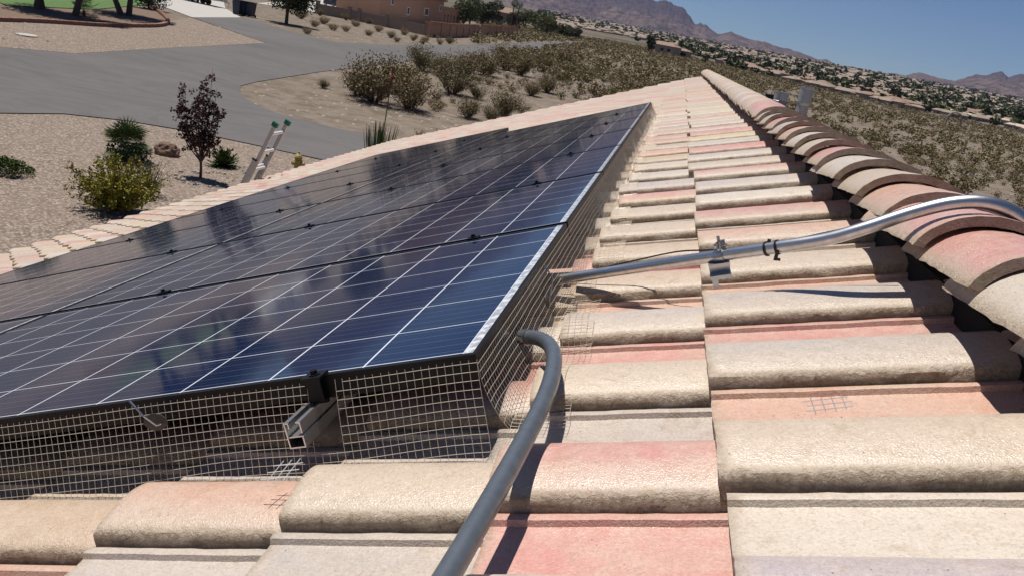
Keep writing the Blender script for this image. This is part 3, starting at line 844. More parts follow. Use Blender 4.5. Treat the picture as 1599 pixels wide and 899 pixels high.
mb = MB(); mb.tube(spline(cp, 8), .0122, 20); mb.build('pipe', M['emt'], con, sm=True)
def along(px, y):
    s = spline(cp, 20); best = min(s, key=lambda p: abs((RW.T @ np.array(p - Vector((0, 0, CAMZ))))[0] / -(RW.T @ np.array(p - Vector((0, 0, CAMZ))))[2] * 1268 + 799.5 - px))
    i = s.index(best); return best, (s[min(i + 1, len(s) - 1)] - s[max(i - 1, 0)]).normalized()
def ring(mb, c, t, r, w, th=.0018, n=20):
    a = t.orthogonal().normalized(); b = t.cross(a)
    vs = []
    for (rr, s_) in ((r, -w), (r + th, -w), (r + th, w), (r, w)):
        for k in range(n): vs.append(c + t * s_ + a * (rr * math.cos(2 * math.pi * k / n)) + b * (rr * math.sin(2 * math.pi * k / n)))
    fs = [(i * n + k, i * n + (k + 1) % n, ((i + 1) % 4) * n + (k + 1) % n, ((i + 1) % 4) * n + k) for i in range(4) for k in range(n)]
    mb.add(vs, fs)
for px in (1198, 1216):
    c, t = along(px, 0); mb = MB(); ring(mb, c, t, .0126, .0022)
    mb.box(c + Vector((0, -.012 if px > 1200 else 0, -.014 if px > 1200 else .015)), (.003, .003, .004 if px < 1200 else .009)); 
    if px > 1200: mb.box(c + Vector((.004, -.012, -.020)), (.005, .0025, .0022))
    mb.build('cable_tie', M['black_plastic'], con)
c, t = along(1125, 0)
mb = MB(); ring(mb, c, t, .0126, .010, .0022); sc_ = mb.build('pipe_clamp', M['zinc'], con)
mb = MB(); mb.box(c + UN * .021, (.002, .010, .009), (t, t.cross(UN).normalized(), UN)); mb.box(c + UN * .021 + t * .006, (.002, .010, .009), (t, t.cross(UN).normalized(), UN)); mb.build('clamp_ear', M['zinc'], sc_)
mb = MB(); mb.tube([c + UN * .020 - t * .010, c + UN * .020 + t * .016], .003, 8); mb.tube([c + UN * .020 - t * .003, c + UN * .020 - t * .009], .0065, 6); mb.tube([c + UN * .018, c + UN * .040], .003, 8); mb.build('bolt', M['zinc'], sc_)
mb = MB(); b0 = c - UN * .028
for (dz, w_) in ((.014, .016), (-.012, .016)): mb.box(b0 + UN * dz - UP * .006, (.021, w_, .0018), (UP, UR, UN))
mb.box(b0 + UR * .014 - UP * .006, (.0206, .0018, .011), (UP, UR, UN)); mb.box(b0 - UN * .012 - UR * .0155 - UP * .006, (.0205, .0016, .004), (UP, UR, UN)); mb.box(b0 + UN * .0125 - UR * .0155 - UP * .006, (.0205, .0016, .0036), (UP, UR, UN))
mb.box(b0 - UN * .026 + UR * .012 - UP * .018, (.006, .006, .012), (UP, UR, UN))
mb.build('strut_bracket', M['zinc'], con)
wp_ = [aty(875, 436, 1.82), aty(930, 421, 1.80), aty(1000, 405, 1.78), aty(1060, 393, 1.73), aty(1120, 390, 1.69), aty(1215, 381, 1.60), aty(1260, 370, 1.60), aty(1320, 357, 1.58), aty(1400, 338, 1.56)]
mb = MB(); mb.tube(spline(wp_, 8), .0018, 6); tag(mb.build('black_wire', M['black_plastic']), 'thin black wire running along the silver conduit', 'wire')
gp = thing('grey_conduit', 'dull blue grey conduit leaving the mesh and running over the near tiles', 'conduit')
pts = [atn(815, 526, -.055), atn(838, 527, -.055), atn(857, 537, -.055), atn(865, 556, -.056), atn(861, 590, -.058), atn(846, 632, -.060), atn(822, 680, -.062), atn(785, 748, -.062), atn(742, 824, -.060), atn(700, 896, -.058), atn(655, 970, -.055), atn(600, 1060, -.05)]
mb = MB(); mb.tube(spline(pts, 8), .0127, 20); mb.build('pipe', M['grey_pipe'], gp, sm=True)
mb = MB(); s0 = Vector(pts[0]); d0 = (Vector(pts[1]) - s0).normalized(); ring(mb, s0 + d0 * .006, d0, .0127, .007, .0018); mb.build('end_bushing', M['zinc'], gp, sm=False)

# ---------------------------------------------------------------- roof vents behind the ridge
def vent(px, py, y, h, r, label, top):
    p = aty(px, py, y); x = p.x
    t = thing('vent_pipe', label, 'vent', (x, y, p.z - h)); 
    mb = MB(); mb.lathe([(r, -.35), (r, h * .55)], n=20); mb.build('pipe', M['gi_dark'], t, sm=False)
    mb = MB()
    pf = [(r * 1.0, h * .5), (r * 1.12, h * .5)]
    for k in range(5): pf += [(r * 1.12, h * (.52 + .03 * k)), (r * 1.05, h * (.535 + .03 * k))]
    pf += [(r * top * .98, h * .70), (r * top, h * .72), (r * top, h * .97), (r * top * 1.05, h * .98), (r * top * 1.05, h), (r * .6, h), (r * .6, h * .9)]
    mb.lathe(pf, n=20); mb.build('cap', M['gi'], t)
    return t
vent(1262, 137, 6.9, .42, .043, 'tall galvanised vent pipe with banded cap behind the ridge', 1.25)
vent(1222, 144, 7.6, .22, .058, 'short galvanised vent pipe behind the ridge', 1.05)
p = aty(1204, 148, 7.9); t = thing('vent_hood', 'small black vent hood beside the short galvanised pipe behind the ridge', 'vent', (p.x, p.y, p.z - .2))
mb = MB(); mb.box((0, 0, .08), (.05, .05, .12)); mb.build('hood', M['black_plastic'], t); mb = MB(); mb.box((0, 0, -.1), (.1, .1, .05)); mb.build('flashing', M['zinc'], t)

# ---------------------------------------------------------------- planting helpers
def rdir(r=R):
    z = r.uniform(-1, 1); a = r.uniform(0, 2 * math.pi); s = math.sqrt(1 - z * z); return Vector((s * math.cos(a), s * math.sin(a), z))
def leaf(mb, p, size, mi=0, asp=.55, r=R, d=None):
    d = d or rdir(r); b = d.cross(rdir(r))
    if b.length < .05: b = d.orthogonal()
    b.normalize(); a = d * size * .5; b = b * size * .5 * asp
    mb.add([p - a, p + b, p + a, p - b], [(0, 1, 2, 3)], mi)
def clump(mb, c, rad, n, size, mi=0, r=R, asp=.6, shell=.45):
    for _ in range(n):
        d = rdir(r); k = shell + (1 - shell) * r.random() ** .6
        leaf(mb, c + Vector((d.x * rad[0] * k, d.y * rad[1] * k, d.z * rad[2] * k)), size * r.uniform(.6, 1.3), mi, asp, r)
def creosote_mesh(seed, h, w, nst, leaves, lsz, dry=.1):
    r = random.Random(seed); mb = MB()
    for i in range(nst):
        a = r.uniform(0, 6.28); sp = r.uniform(.15, 1) ** .7
        tip = Vector((math.cos(a) * w / 2 * sp, math.sin(a) * w / 2 * sp, h * r.uniform(.55, 1.0) * (1.08 - .45 * sp)))
        base = Vector((math.cos(a) * .06, math.sin(a) * .06, -.03)); mid = (base + tip) * .5 + Vector((jit(.06) * w, jit(.06) * w, .06 * h))
        if nst > 8 and i % 2 == 0: mb.tube([base, mid, tip], [.012 * w, .008 * w, .003 * w], 3, 1, cap=False)
        for k in range(leaves):
            t = r.uniform(.25, 1.05); p = (base * (1 - t) ** 2 + mid * (2 * t * (1 - t)) + tip * t * t) if t <= 1 else tip
            p = p + rdir(r) * w * .09 * (.4 + t)
            leaf(mb, p, lsz * r.uniform(.6, 1.4), 2 if r.random() < dry else 0, .5, r)
    return mb
CREO = [creosote_mesh(40 + i, 1.0, 1.35, 52, 84, .046, .08 + .05 * (i % 3)).build('shrub_template', [M['creosote'], M['bark'], M['creosote_dry']], link=False).data for i in range(5)]
CREO += [creosote_mesh(60 + i, .55, .8, 30, 60, .042, .8).build('shrub_template', [M['creosote'], M['bark'], M['creosote_dry']], link=False).data for i in range(2)]
def place_mesh(name, me, p, s, label, cat, group=None, rz=None, sz=None):
    o = bpy.data.objects.new(name, me); COL.objects.link(o); o.location = p; o.scale = (s, s, s * (sz or 1)); o.rotation_euler = (0, 0, R.uniform(0, 6.28) if rz is None else rz)
    return tag(o, label, cat, group)
# notable shrubs on the verge between the roads and on the bank above the street
NOTE = [(585, 160, 2.3), (640, 172, 2.0), (615, 145, 2.1), (560, 150, 1.5), (705, 148, 1.9), (722, 120, 1.8), (757, 118, 2.0), (790, 110, 2.3), (812, 118, 2.0), (690, 120, 1.7), (660, 110, 1.8), (848, 112, 1.8), (880, 105, 2.2), (745, 155, 1.0), (730, 185, 1.1), (785, 180, 1.5), (765, 190, .9), (830, 150, 1.1), (855, 145, 1.4), (505, 138, .5)]
ORD = ['first', 'second', 'third', 'fourth', 'fifth', 'sixth', 'seventh', 'eighth', 'ninth', 'tenth', 'eleventh', 'twelfth', 'thirteenth', 'fourteenth', 'fifteenth', 'sixteenth', 'seventeenth', 'eighteenth', 'nineteenth', 'twentieth']
def szw(s, a, b): return 'large' if s > b else 'small' if s < a else 'medium sized'
NOTE.sort()
for i, (x, y, s) in enumerate(NOTE):
    place_mesh('creosote_bush', CREO[i % 5], G(x, y), s * 1.25, szw(s, 1.3, 1.85) + ' olive bush, ' + ORD[i] + ' from the left on the bank between two roads', 'shrub', 'creosote bushes on the bank between the roads')
for i, (x, y, s) in enumerate(sorted([(470, 30, 1.6), (490, 42, 1.4), (505, 38, 1.6), (520, 48, 1.3), (540, 50, 1.2), (555, 42, 1.6), (575, 56, 1.2), (590, 50, 1.5), (610, 60, 1.2), (630, 55, 1.5), (645, 64, 1.2), (665, 66, 1.3), (687, 70, 1.2), (702, 69, 1.4), (540, 32, 1.4), (500, 25, 1.5), (575, 38, 1.3), (480, 54, 1.1), (620, 66, 1.)])):
    place_mesh('dry_bush', CREO[5 + i % 2] if i % 3 else CREO[i % 5], G(x, y), s * (1.25 if i % 3 else .8), ORD[i] + ' straw coloured dry bush from the left on the slope below the block wall', 'shrub', 'dry bushes below the block wall')

HX0, HX1, HY1 = el.x - 1, er.x + 1, YE + 1.5
def bad(x, y):
    if HX0 < x < HX1 and y < HY1: return True
    if inside(ROADP, x, y) or inside(YARDP, x, y) or inside(DRIVEP, x, y) or inside(BEDP, x, y) or inside(LAWNP, x, y): return True
    return False
cand = []
rr = random.Random(77)
tries = 0
while len(cand) < 7000 and tries < 60000:
    tries += 1
    az = rr.uniform(-22, 34); r_ = 14 * (rr.random() * ((430 / 14) ** 1.35 - 1) + 1) ** (1 / 1.35)
    if az < -6:
        r_ = 50 + rr.random() * 330
        if az < -14 : continue
        if r_ < 115 + (az + 14) * -6: continue
    a = math.radians(az); x, y = r_ * math.sin(a), r_ * math.cos(a)
    if bad(x, y): continue
    dens = mnoise.noise(Vector((x * .05, y * .05, 2))) * .5 + .56
    if rr.random() > dens + (.25 if az < 5 else 0): continue
    s = rr.uniform(.75, 1.55) * (1 + .0012 * r_); q = rr.random()
    cand.append((s / r_, x, y, s, q))
for _ in range(900):
    az = rr.uniform(-17.5, -3); r_ = 30 + 95 * rr.random() ** .8
    a = math.radians(az); x, y = r_ * math.sin(a), r_ * math.cos(a)
    if bad(x, y) or mnoise.noise(Vector((x * .11, y * .11, 5))) < -.05: continue
    if rr.random() < .5: cand.append((rr.uniform(.35, 1.1) / r_, x, y, rr.uniform(.4, 1.15), rr.random() * .45))
cand.sort(reverse=True)
NB = 240
for i, (_, x, y, s, q) in enumerate(cand[:NB]):
    dry = q < .22
    place_mesh('desert_shrub', CREO[int(q * 1e4) % 5] if not dry else CREO[5 + int(q * 1e4) % 2], Vector((x, y, H(x, y))), s, 'low olive brown shrub on the open desert slope behind the roof', 'shrub', 'shrubs on the desert slope', sz=rr.uniform(.5, 1.0))
low = [creosote_mesh(90 + i, 1.0, 1.5, 7, 7, .26, .12 if i < 4 else .85) for i in range(6)]
mid_ = [creosote_mesh(120 + i, 1.0, 1.45, 14, 14, .15, .12 if i < 4 else .85) for i in range(6)]
def scatter_stuff(name, items, mats, label, cat):
    VV = []; FF = []; MI = []; off = 0
    for (tm, x, y, z, s, sz, rz) in items:
        if not hasattr(tm, '_np'):
            tm._np = np.array([tuple(v) for v in tm.v]); tm._q = np.array([f for f in tm.f if len(f) == 4]); tm._mi = np.array([tm.m[i] for i, f in enumerate(tm.f) if len(f) == 4])
        c, s_ = math.cos(rz), math.sin(rz); V = tm._np * np.array([s, s, s * sz])
        V = np.stack([V[:, 0] * c - V[:, 1] * s_ + x, V[:, 0] * s_ + V[:, 1] * c + y, V[:, 2] + z], 1)
        VV.append(V); FF.append(tm._q + off); MI.append(tm._mi); off += len(V)
    V = np.concatenate(VV); Fq = np.concatenate(FF); MI = np.concatenate(MI)
    me = bpy.data.meshes.new(name); me.vertices.add(len(V)); me.vertices.foreach_set('co', V.ravel())
    me.loops.add(Fq.size); me.loops.foreach_set('vertex_index', Fq.ravel().astype(np.int32))
    me.polygons.add(len(Fq)); me.polygons.foreach_set('loop_start', np.arange(0, Fq.size, 4, dtype=np.int32)); me.polygons.foreach_set('loop_total', np.full(len(Fq), 4, dtype=np.int32))
    for m in mats: me.materials.append(m)
    me.polygons.foreach_set('material_index', MI.astype(np.int32)); me.update(calc_edges=True)
    o = bpy.data.objects.new(name, me); COL.objects.link(o); return tag(o, label, cat, None, 'stuff')
items = []
for (_, x, y, s, q) in cand[NB:]:
    d = math.hypot(x, y); T_ = mid_ if d < 110 else low
    k = int(q * 1e4) % 4 if q > .22 else 4 + int(q * 1e4) % 2
    items.append((T_[k], x, y, H(x, y), s * (1. if q > .22 else .7), .8, q * 6.28))
scatter_stuff('desert_scrub', items, [M['creosote'], M['bark'], M['creosote_dry']], 'distant low scrub covering the desert slope', 'scrub')
# small stones and dry tufts
stone = MB()
stone.add([Vector(v) for v in [(-1, -.7, 0), (.9, -.9, 0), (1, .8, 0), (-.8, .9, 0), (-.6, -.5, .7), (.6, -.5, .9), (.7, .6, .6), (-.5, .6, .8)]], [(0, 1, 5, 4), (1, 2, 6, 5), (2, 3, 7, 6), (3, 0, 4, 7), (4, 5, 6, 7)])
items = []
for _ in range(2600):
    az = math.radians(rr.uniform(-42, 30)); r_ = rr.uniform(14, 110) ** 1.0; x, y = r_ * math.sin(az), r_ * math.cos(az)
    if bad(x, y): continue
    items.append((stone, x, y, H(x, y), rr.uniform(.02, .085) * (1 + r_ / 200), rr.uniform(.5, 1), rr.uniform(0, 6)))
scatter_stuff('loose_stones', items, [M['stone']], 'pale loose stones scattered on the desert ground', 'stones')

# ---------------------------------------------------------------- the yard
def tree_generic(name, label, p, h, tr, crown, leafm, nl, lsz, group=None, fork=.35, lean=0, cat='tree', seed=1, clumps=16, limbs=5):
    r = random.Random(seed); t = thing(name, label, cat, p, group)
    mb = MB(); top = Vector((lean, lean * .3, h * fork)); mb.tube([(0, 0, -.1), (lean * .4, 0, h * fork * .5), top], [tr * 1.2, tr, tr * .8], 8)
    ends = []
    for i in range(limbs):
        a = 2 * math.pi * i / limbs + r.uniform(-.4, .4); e = top + Vector((math.cos(a) * crown[0] * .55, math.sin(a) * crown[0] * .55, (h - h * fork) * r.uniform(.45, .8)))
        mb.tube([top - Vector((0, 0, .05 * h)), (top + e) * .5 + Vector((0, 0, .08 * h)), e], [tr * .6, tr * .4, tr * .15], 5); ends.append(e)
    mb.build('trunk', M['bark'], t)
    mb = MB(); cz = h - crown[1]
    for i in range(clumps):
        d = rdir(r); k = r.uniform(.35, 1.); c = Vector((lean + d.x * crown[0] * k * .8, d.y * crown[0] * k * .8, cz + d.z * crown[1] * .8 * k))
        s = r.uniform(.3, .5) * crown[0]
        clump(mb, c, (s, s, s * .75), nl // clumps, lsz, 0, r)
    mb.build('crown', leafm, t); return t
# purple leaf plum
p = G(313, 279); r = random.Random(3)
t = thing('plum_tree', 'small purple leaved plum tree with a vase of thin branches in the gravel yard', 'tree', p)
mb = MB(); lf = MB()
mb.tube([(0, 0, -.05), (.0, 0, .25), (-.02, 0, .5)], [.045, .036, .034], 8)
br = [(-.42, .1, 2.55), (-.30, -.2, 2.2), (-.12, .2, 2.45), (.12, -.1, 2.7), (.2, .1, 3.05), (.30, .15, 2.55), (.52, -.1, 2.1), (.05, .25, 2.5), (.38, .1, 1.9), (-.45, -.05, 1.9), (.10, -.22, 2.2), (-.2, 0, 2.0)]
for (x, y, z) in br:
    e = Vector((x, y, z)) * 1.0; e.x = e.x * 1.3 - .16; b0 = Vector((-.02, 0, r.uniform(.38, .55))); m_ = b0.lerp(e, .45) + Vector((e.x * .25, e.y * .2, -.08))
    path = spline([b0, m_, e], 6); mb.tube(path, [.022 - .0016 * i for i in range(len(path))] if len(path) <= 13 else .01, 5)
    for q in range(26):
        tt = r.uniform(.36, 1.0); c = path[min(len(path) - 1, int(tt * (len(path) - 1)))]
        c = c + Vector((jit(.14), jit(.12), jit(.10)))
        clump(lf, c, (.085, .085, .085), 13, .075, 0, r, .7, .2)
mb.build('trunk', M['bark'], t); lf.build('crown', M['plum'], t)
# palm in the yard, skirted
def fan_palm(name, label, px, py, trunk_h, fr, n, sz, mat, group=None, seed=2):
    r = random.Random(seed); t = thing(name, label, 'palm', G(px, py), group)
    if trunk_h > .05:
        mb = MB(); mb.tube([(0, 0, -.05), (.0, 0, trunk_h)], [.11 * fr, .09 * fr], 8); mb.build('trunk', M['bark'], t)
    mb = MB()
    for i in range(n):
        a = r.uniform(0, 6.28); el_ = r.uniform(-.5, 1.35); L_ = fr * r.uniform(.45, .75)
        d = Vector((math.cos(a) * math.cos(el_), math.sin(a) * math.cos(el_), math.sin(el_))); b = Vector((0, 0, trunk_h)); e = b + d * L_
        mb.tube([b, e], .008 * fr, 3, cap=False)
        side = d.cross(Vector((0, 0, 1))).normalized() if abs(d.z) < .99 else Vector((1, 0, 0)); up_ = side.cross(d)
        for k in range(15):
            th = math.radians(-105 + 15 * k); q = (d * math.cos(th) + side * math.sin(th)) * sz * r.uniform(.85, 1.1) + up_ * jit(.05) * sz - Vector((0, 0, .10 * sz))
            w = q.cross(up_).normalized() * .030 * sz; mb.add([e - w * .4, e + q * .55 - w + Vector((0, 0, .03 * sz)), e + q, e + q * .55 + w + Vector((0, 0, .03 * sz))], [(0, 1, 2, 3)])
    mb.build('fronds', mat, t); return t
fan_palm('fan_palm', 'small fan palm with spiky fronds above a dark leafy skirt in the gravel yard', 197, 252, .50, .55, 46, .46, M['palm'])
p = G(200, 252); mb = MB(); r = random.Random(8)
for i in range(60): clump(mb, Vector((r.uniform(-.42, .42), r.uniform(-.3, .3), r.uniform(.08, .5))), (.13, .13, .13), 22, .09, 0, r)
tag(mb.build('sago_shrub', M['dkgreen']), 'dark green mound of foliage under the small fan palm', 'shrub').location = p
p = G(348, 261); mb = MB(); r = random.Random(9)
for i in range(130):
    a = r.uniform(0, 6.28); e_ = r.uniform(.25, 1.4); L_ = r.uniform(.4, .72); d = Vector((math.cos(a) * math.cos(e_) * .85, math.sin(a) * math.cos(e_) * .85, math.sin(e_)))
    pr_ = Vector((0, 0, 0)); side = d.cross(Vector((0, 0, 1))).normalized() * .03
    for k in range(1, 5):
        q = d * L_ * k / 4 - Vector((0, 0, .035 * k * k * (1 - e_ / 1.9) * .4))
        mb.add([pr_ - side, pr_ + side, q + side * (1.2 if k < 4 else .1), q - side * (1.2 if k < 4 else .1)], [(0, 1, 2, 3)]); pr_ = q
        for sgn in (-1, 1): leaf(mb, q + side * sgn * 1.4, .13, 0, .3, r, (d + side * sgn * 18).normalized())
tag(mb.build('fern_shrub', M['fern']), 'bright green spiky shrub beside the plum tree in the gravel yard', 'shrub').location = p
p = G(12, 272); mb = MB(); r = random.Random(10)
for i in range(110):
    a = r.uniform(0, 6.28); k = r.random() ** .5; clump(mb, Vector((math.cos(a) * k * .62, math.sin(a) * k * .5, .06 + .34 * (1 - k * k) * r.uniform(.6, 1))), (.11, .11, .09), 26, .06, 0, r)
tag(mb.build('round_shrub', M['fern']), 'low rounded green shrub at the left edge of the gravel yard', 'shrub').location = p
def bush(name, label, px, py, w, h, mats, n, sz, seed, fl=0, dens=20):
    r = random.Random(seed); p = G(px, py); t = thing(name, label, 'shrub', p); mb = MB(); lf = MB()
    for i in range(n):
        a = r.uniform(0, 6.28); k = r.uniform(.1, 1) ** .6; e = Vector((math.cos(a) * k * w / 2, math.sin(a) * k * w / 2 * .8, h * r.uniform(.35, 1.) * (1.1 - .35 * k)))
        mb.tube([(0, 0, 0), e * .5 + Vector((0, 0, .1 * h)), e], [.012, .008, .004], 4)
        for q in range(dens):
            tt = r.uniform(.3, 1.05); c = e * tt + rdir(r) * .06; clump(lf, c, (.05, .05, .05), 4, sz, 1 if (fl and tt > .9 and r.random() < fl) else 0, r, .6, .2)
    mb.build('stem', M['bark'], t); lf.build('foliage', mats, t); return t
bush('yellow_green_bush', 'yellow green leafy bush near the eave in the gravel yard', 178, 330, 2.15, 1.3, [M['ygreen'], M['ygreen']], 120, .06, 4, dens=30)
bush('flowering_shrub', 'thin airy shrub with a few red orange flowers beside the yellow green bush', 235, 308, 1.25, 1.15, [M['reed'], M['red_flower']], 46, .028, 5, .3, dens=11)
p = G(590, 236); r = random.Random(6); mb = MB()
for i in range(110):
    a = r.uniform(0, 6.28); k = r.uniform(0, .55); b0 = Vector((math.cos(a) * k, math.sin(a) * k, 0)); e = b0 * 1.3 + Vector((0, 0, r.uniform(.45, 1.15)))
    mb.tube([b0, e], [.02, .006], 3)
tag(mb.build('reed_clump', M['reed']), 'clump of upright bright green reeds showing above the roof edge by the road', 'plant').location = p
# boulder and small stones round the plants
p = G(261, 243); mb = MB(); bm = bmesh.new(); bmesh.ops.create_icosphere(bm, subdivisions=4, radius=1)
for v_ in bm.verts:
    c = v_.co.copy(); nz = mnoise.fractal(c * 1.3, .8, 2.1, 4) * .22; c *= 1 + nz; c.x *= .40; c.y *= .28; c.z = max(-.4, c.z) * .30 + .10 + .07 * c.x; v_.co = c
me = bpy.data.meshes.new('boulder'); bm.to_mesh(me); bm.free(); me.materials.append(M['rock']); o = bpy.data.objects.new('boulder', me); COL.objects.link(o); o.location = p
tag(o, 'brown landscape boulder lying in the gravel yard between palm and plum tree', 'boulder')
items = []
for (cx, cy, n, rad) in ((198, 254, 16, .75), (348, 264, 12, .8), (322, 282, 22, .9), (30, 60, 6, 1.5)):
    c = G(cx, cy)
    for i in range(n):
        a = rr.uniform(0, 6.28); x, y = c.x + math.cos(a) * rad * rr.uniform(.8, 1.1), c.y + math.sin(a) * rad * rr.uniform(.7, 1); items.append((x, y))
for (x, y) in items:
    o = stone.build('edging_stone', M['stone']) if (x, y) == items[0] else bpy.data.objects.new('edging_stone', STM)
    if (x, y) == items[0]: STM = o.data
    else: COL.objects.link(o)
    s = rr.uniform(.035, .085); o.scale = (s, s, s); o.location = (x, y, H(x, y) + .01); o.rotation_euler = (0, 0, rr.uniform(0, 6)); tag(o, 'small pale stone edging a planting spot in the gravel yard', 'stone', 'edging stones in the gravel yard')
p = G(235, 246); t = thing('path_light', 'tiny black path light standing in gravel beside the boulder', 'garden light', p)
mb = MB(); mb.tube([(0, 0, 0), (0, 0, .22)], .012, 6); mb.build('stake', M['black_plastic'], t); mb = MB(); mb.lathe([(.05, .2), (.055, .23), (.02, .26)], n=10); mb.build('lamp_head', M['black_plastic'], t)
# hydrant
hp = G(463, 277); t = thing('fire_hydrant', 'faded yellow fire hydrant standing at the roadside beyond the roof edge', 'fire hydrant', hp)
mb = MB(); mb.lathe([(.16, 0), (.16, .04), (.11, .05), (.11, .48), (.135, .49), (.135, .53), (.11, .54), (.11, .60)], n=16)
mb.build('barrel', M['yellow'], t); mb = MB(); mb.lathe([(.125, .60), (.125, .63), (.10, .68), (.05, .73), (.03, .74), (.03, .79)], n=16); mb.build('bonnet', M['yellow'], t)
for a in (0, 2.1, 4.2):
    mb = MB(); d = Vector((math.cos(a), math.sin(a), 0)); mb.tube([d * .1 + Vector((0, 0, .44)), d * .2 + Vector((0, 0, .44))], .055, 10); mb.tube([d * .2 + Vector((0, 0, .44)), d * .23 + Vector((0, 0, .44))], .03, 6); mb.build('outlet_cap', M['yellow'], t)
# marker flag
fp = G(596, 222); t = thing('marker_flag', 'thin leaning pole with a faded red flag on the bank between the roads', 'flag', fp)
mb = MB(); mb.tube([(0, 0, -.2), (.05, 0, 1.6), (.10, 0, 3.1)], .022, 6); mb.build('pole', M['bark'], t)
mb = MB(); vs = []; 
for i in range(7):
    for k in range(3): vs.append(Vector((.10 - .012 * i + (k - 1) * .055 * (1 - .05 * i), .03 * math.sin(i + k), 3.1 - .13 * i)))
mb.add(vs, [(i * 3 + k, i * 3 + k + 1, i * 3 + k + 4, i * 3 + k + 3) for i in range(6) for k in range(2)]); o_ = mb.build('flag_cloth', M['red_flag'], t)
md = o_.modifiers.new('s', 'SOLIDIFY'); md.thickness = .008

# ladder leaning on the eave
def ladder():
    # top rail tips and where the left rail meets the eave
    dL = ray(436, 190); dRr = ray(453, 190)
    ex = el.x - .02
    t0 = (ex - .0) / ray(400, 262)[0]; base = Vector(ray(400, 262)) * t0 + Vector((0, 0, CAMZ))
    yL = base.y
    t = thing('extension_ladder', 'aluminium extension ladder with green rail caps leaning on the eave', 'ladder')
    zt = el.z; lean = .40
    def P(s, side, sect):                                          # s metres above the eave
        return Vector((ex - .06 + s * lean - .0 - sect * .045, yL + side, zt + s))
    w = .205
    for sect, (lo, hi_) in ((0, (-2.9, 1.02)), (1, (-2.9, .44))):
        for sd in (-w - .012 * sect, w + .012 * sect):
            mb = MB(); d = (P(1, 0, 0) - P(0, 0, 0)).normalized(); ax = (d, Vector((0, 1, 0)), d.cross(Vector((0, 1, 0))))
            c = (P(lo, sd, sect) + P(hi_, sd, sect)) / 2; L_ = (P(hi_, 0, 0) - P(lo, 0, 0)).length / 2
            sg = 1 if sd > 0 else -1
            mb.box(c, (L_, .0025, .026), ax); mb.box(c + ax[2] * .0285 - ax[1] * sg * .010, (L_, .0125, .0025), ax); mb.box(c - ax[2] * .0285 - ax[1] * sg * .010, (L_, .0125, .0025), ax)
            mb.build('rail', M['ladder_alu'], t)
            if sect == 0:
                mb = MB(); mb.box(P(hi_, sd, 0) + d * .02, (.035, .026, .046), ax); mb.build('rail_cap', M['green_cap'], t)
            else:
                mb = MB(); mb.box(P(hi_, sd, 1) + d * .006, (.012, .012, .040), ax); mb.build('rail_cap', M['black_plastic'], t)
        s = hi_ - .14
        while s > lo:
            mb = MB(); q = P(s, 0, sect); mb.tube([q - Vector((0, w, 0)), q + Vector((0, w, 0))], .024, 10); mb.build('rung', M['rung'], t); s -= .305
    return t
ladder()
p = G(42, 56); mb = MB(); mb.lathe([(.52, 0), (.54, .04), (.50, .06)], n=24); tag(mb.build('utility_cover', M['concrete']), 'round white utility cover in the verge across the road', 'utility cover').location = p

# ---------------------------------------------------------------- property across the road
for i, (x, y, ln_) in enumerate([(57, 14, .5), (66, 15, -.6), (117, 25, .7), (190, 24, -1.4), (201, 25, .2)]):
    tree_generic('shade_tree', ['brown trunked shade tree in the mulch bed nearest the left edge', 'leaning shade tree close beside the first in the mulch bed', 'middle shade tree of the mulch bed beside the low spiky plant', 'strongly leaning shade tree at the right end of the mulch bed', 'upright shade tree at the right end of the mulch bed'][i], G(x, y), 5.6, .19, (2.7, 1.5), M['dkgreen'], 4200, .24, 'shade trees across the road', lean=ln_, seed=20 + i)
fan_palm('low_palm', 'low spiky palm beside the tree trunks in the mulch bed', 131, 25, .3, 1.0, 26, .55, M['dkgreen'], seed=4)
tree_generic('round_shrub_tree', 'dense dark green rounded shrub by the pale driveway', G(232, 15), 2.3, .08, (1.9, 1.15), M['dkgreen'], 4200, .15, fork=.2, seed=31, cat='shrub')
EDG = [(-60, 33), (0, 34), (60, 36), (110, 39), (160, 42), (215, 43), (250, 42), (262, 36), (255, 26), (240, 14)]
t = thing('brick_edging', 'low red brick edging round the mulch bed across the road', 'edging')
P_ = spline([G(*q) for q in EDG], 4); mb = MB()
for i in range(len(P_) - 1):
    a, b = P_[i], P_[i + 1]; d = (b - a); L_ = d.length; d.normalize(); n_ = max(1, int(L_ / .42))
    for k in range(n_):
        c = a + d * (L_ * (k + .5) / n_); mb.box((c.x, c.y, c.z + .10), (L_ / n_ * .46, .14, .13 + .02 * (k % 2)), (d, Vector((-d.y, d.x, 0)), Vector((0, 0, 1))))
mb.build('brick_row', M['brick'], t)
for i, (x, y) in enumerate([(371, 24), (379, 25), (390, 27)]):
    p = G(x, y); t = thing('wheelie_bin', ['left', 'middle', 'right'][i] + ' one of three dark blue wheeled bins beside the driveway', 'bin', p, 'wheeled bins by the driveway')
    mb = MB(); mb.add([Vector(q) for q in [(-.24, -.28, .05), (.24, -.28, .05), (.24, .28, .05), (-.24, .28, .05), (-.31, -.36, 1.0), (.31, -.36, 1.0), (.31, .36, 1.0), (-.31, .36, 1.0)]], [(3, 2, 1, 0), (4, 5, 6, 7), (0, 1, 5, 4), (1, 2, 6, 5), (2, 3, 7, 6), (3, 0, 4, 7)]); mb.build('body', M['bin'], t)
    mb = MB(); mb.box((0, .02, 1.045), (.33, .40, .03)); mb.box((0, -.2, 1.08), (.28, .12, .02)); mb.build('lid', M['bin'], t)
    for s_ in (-1, 1):
        mb = MB(); mb.tube([(s_ * .26, .3, .1), (s_ * .31, .3, .1)], .1, 12); mb.build('wheel', M['tyre'], t)
    t.scale = (1.35, 1.35, 1.35)
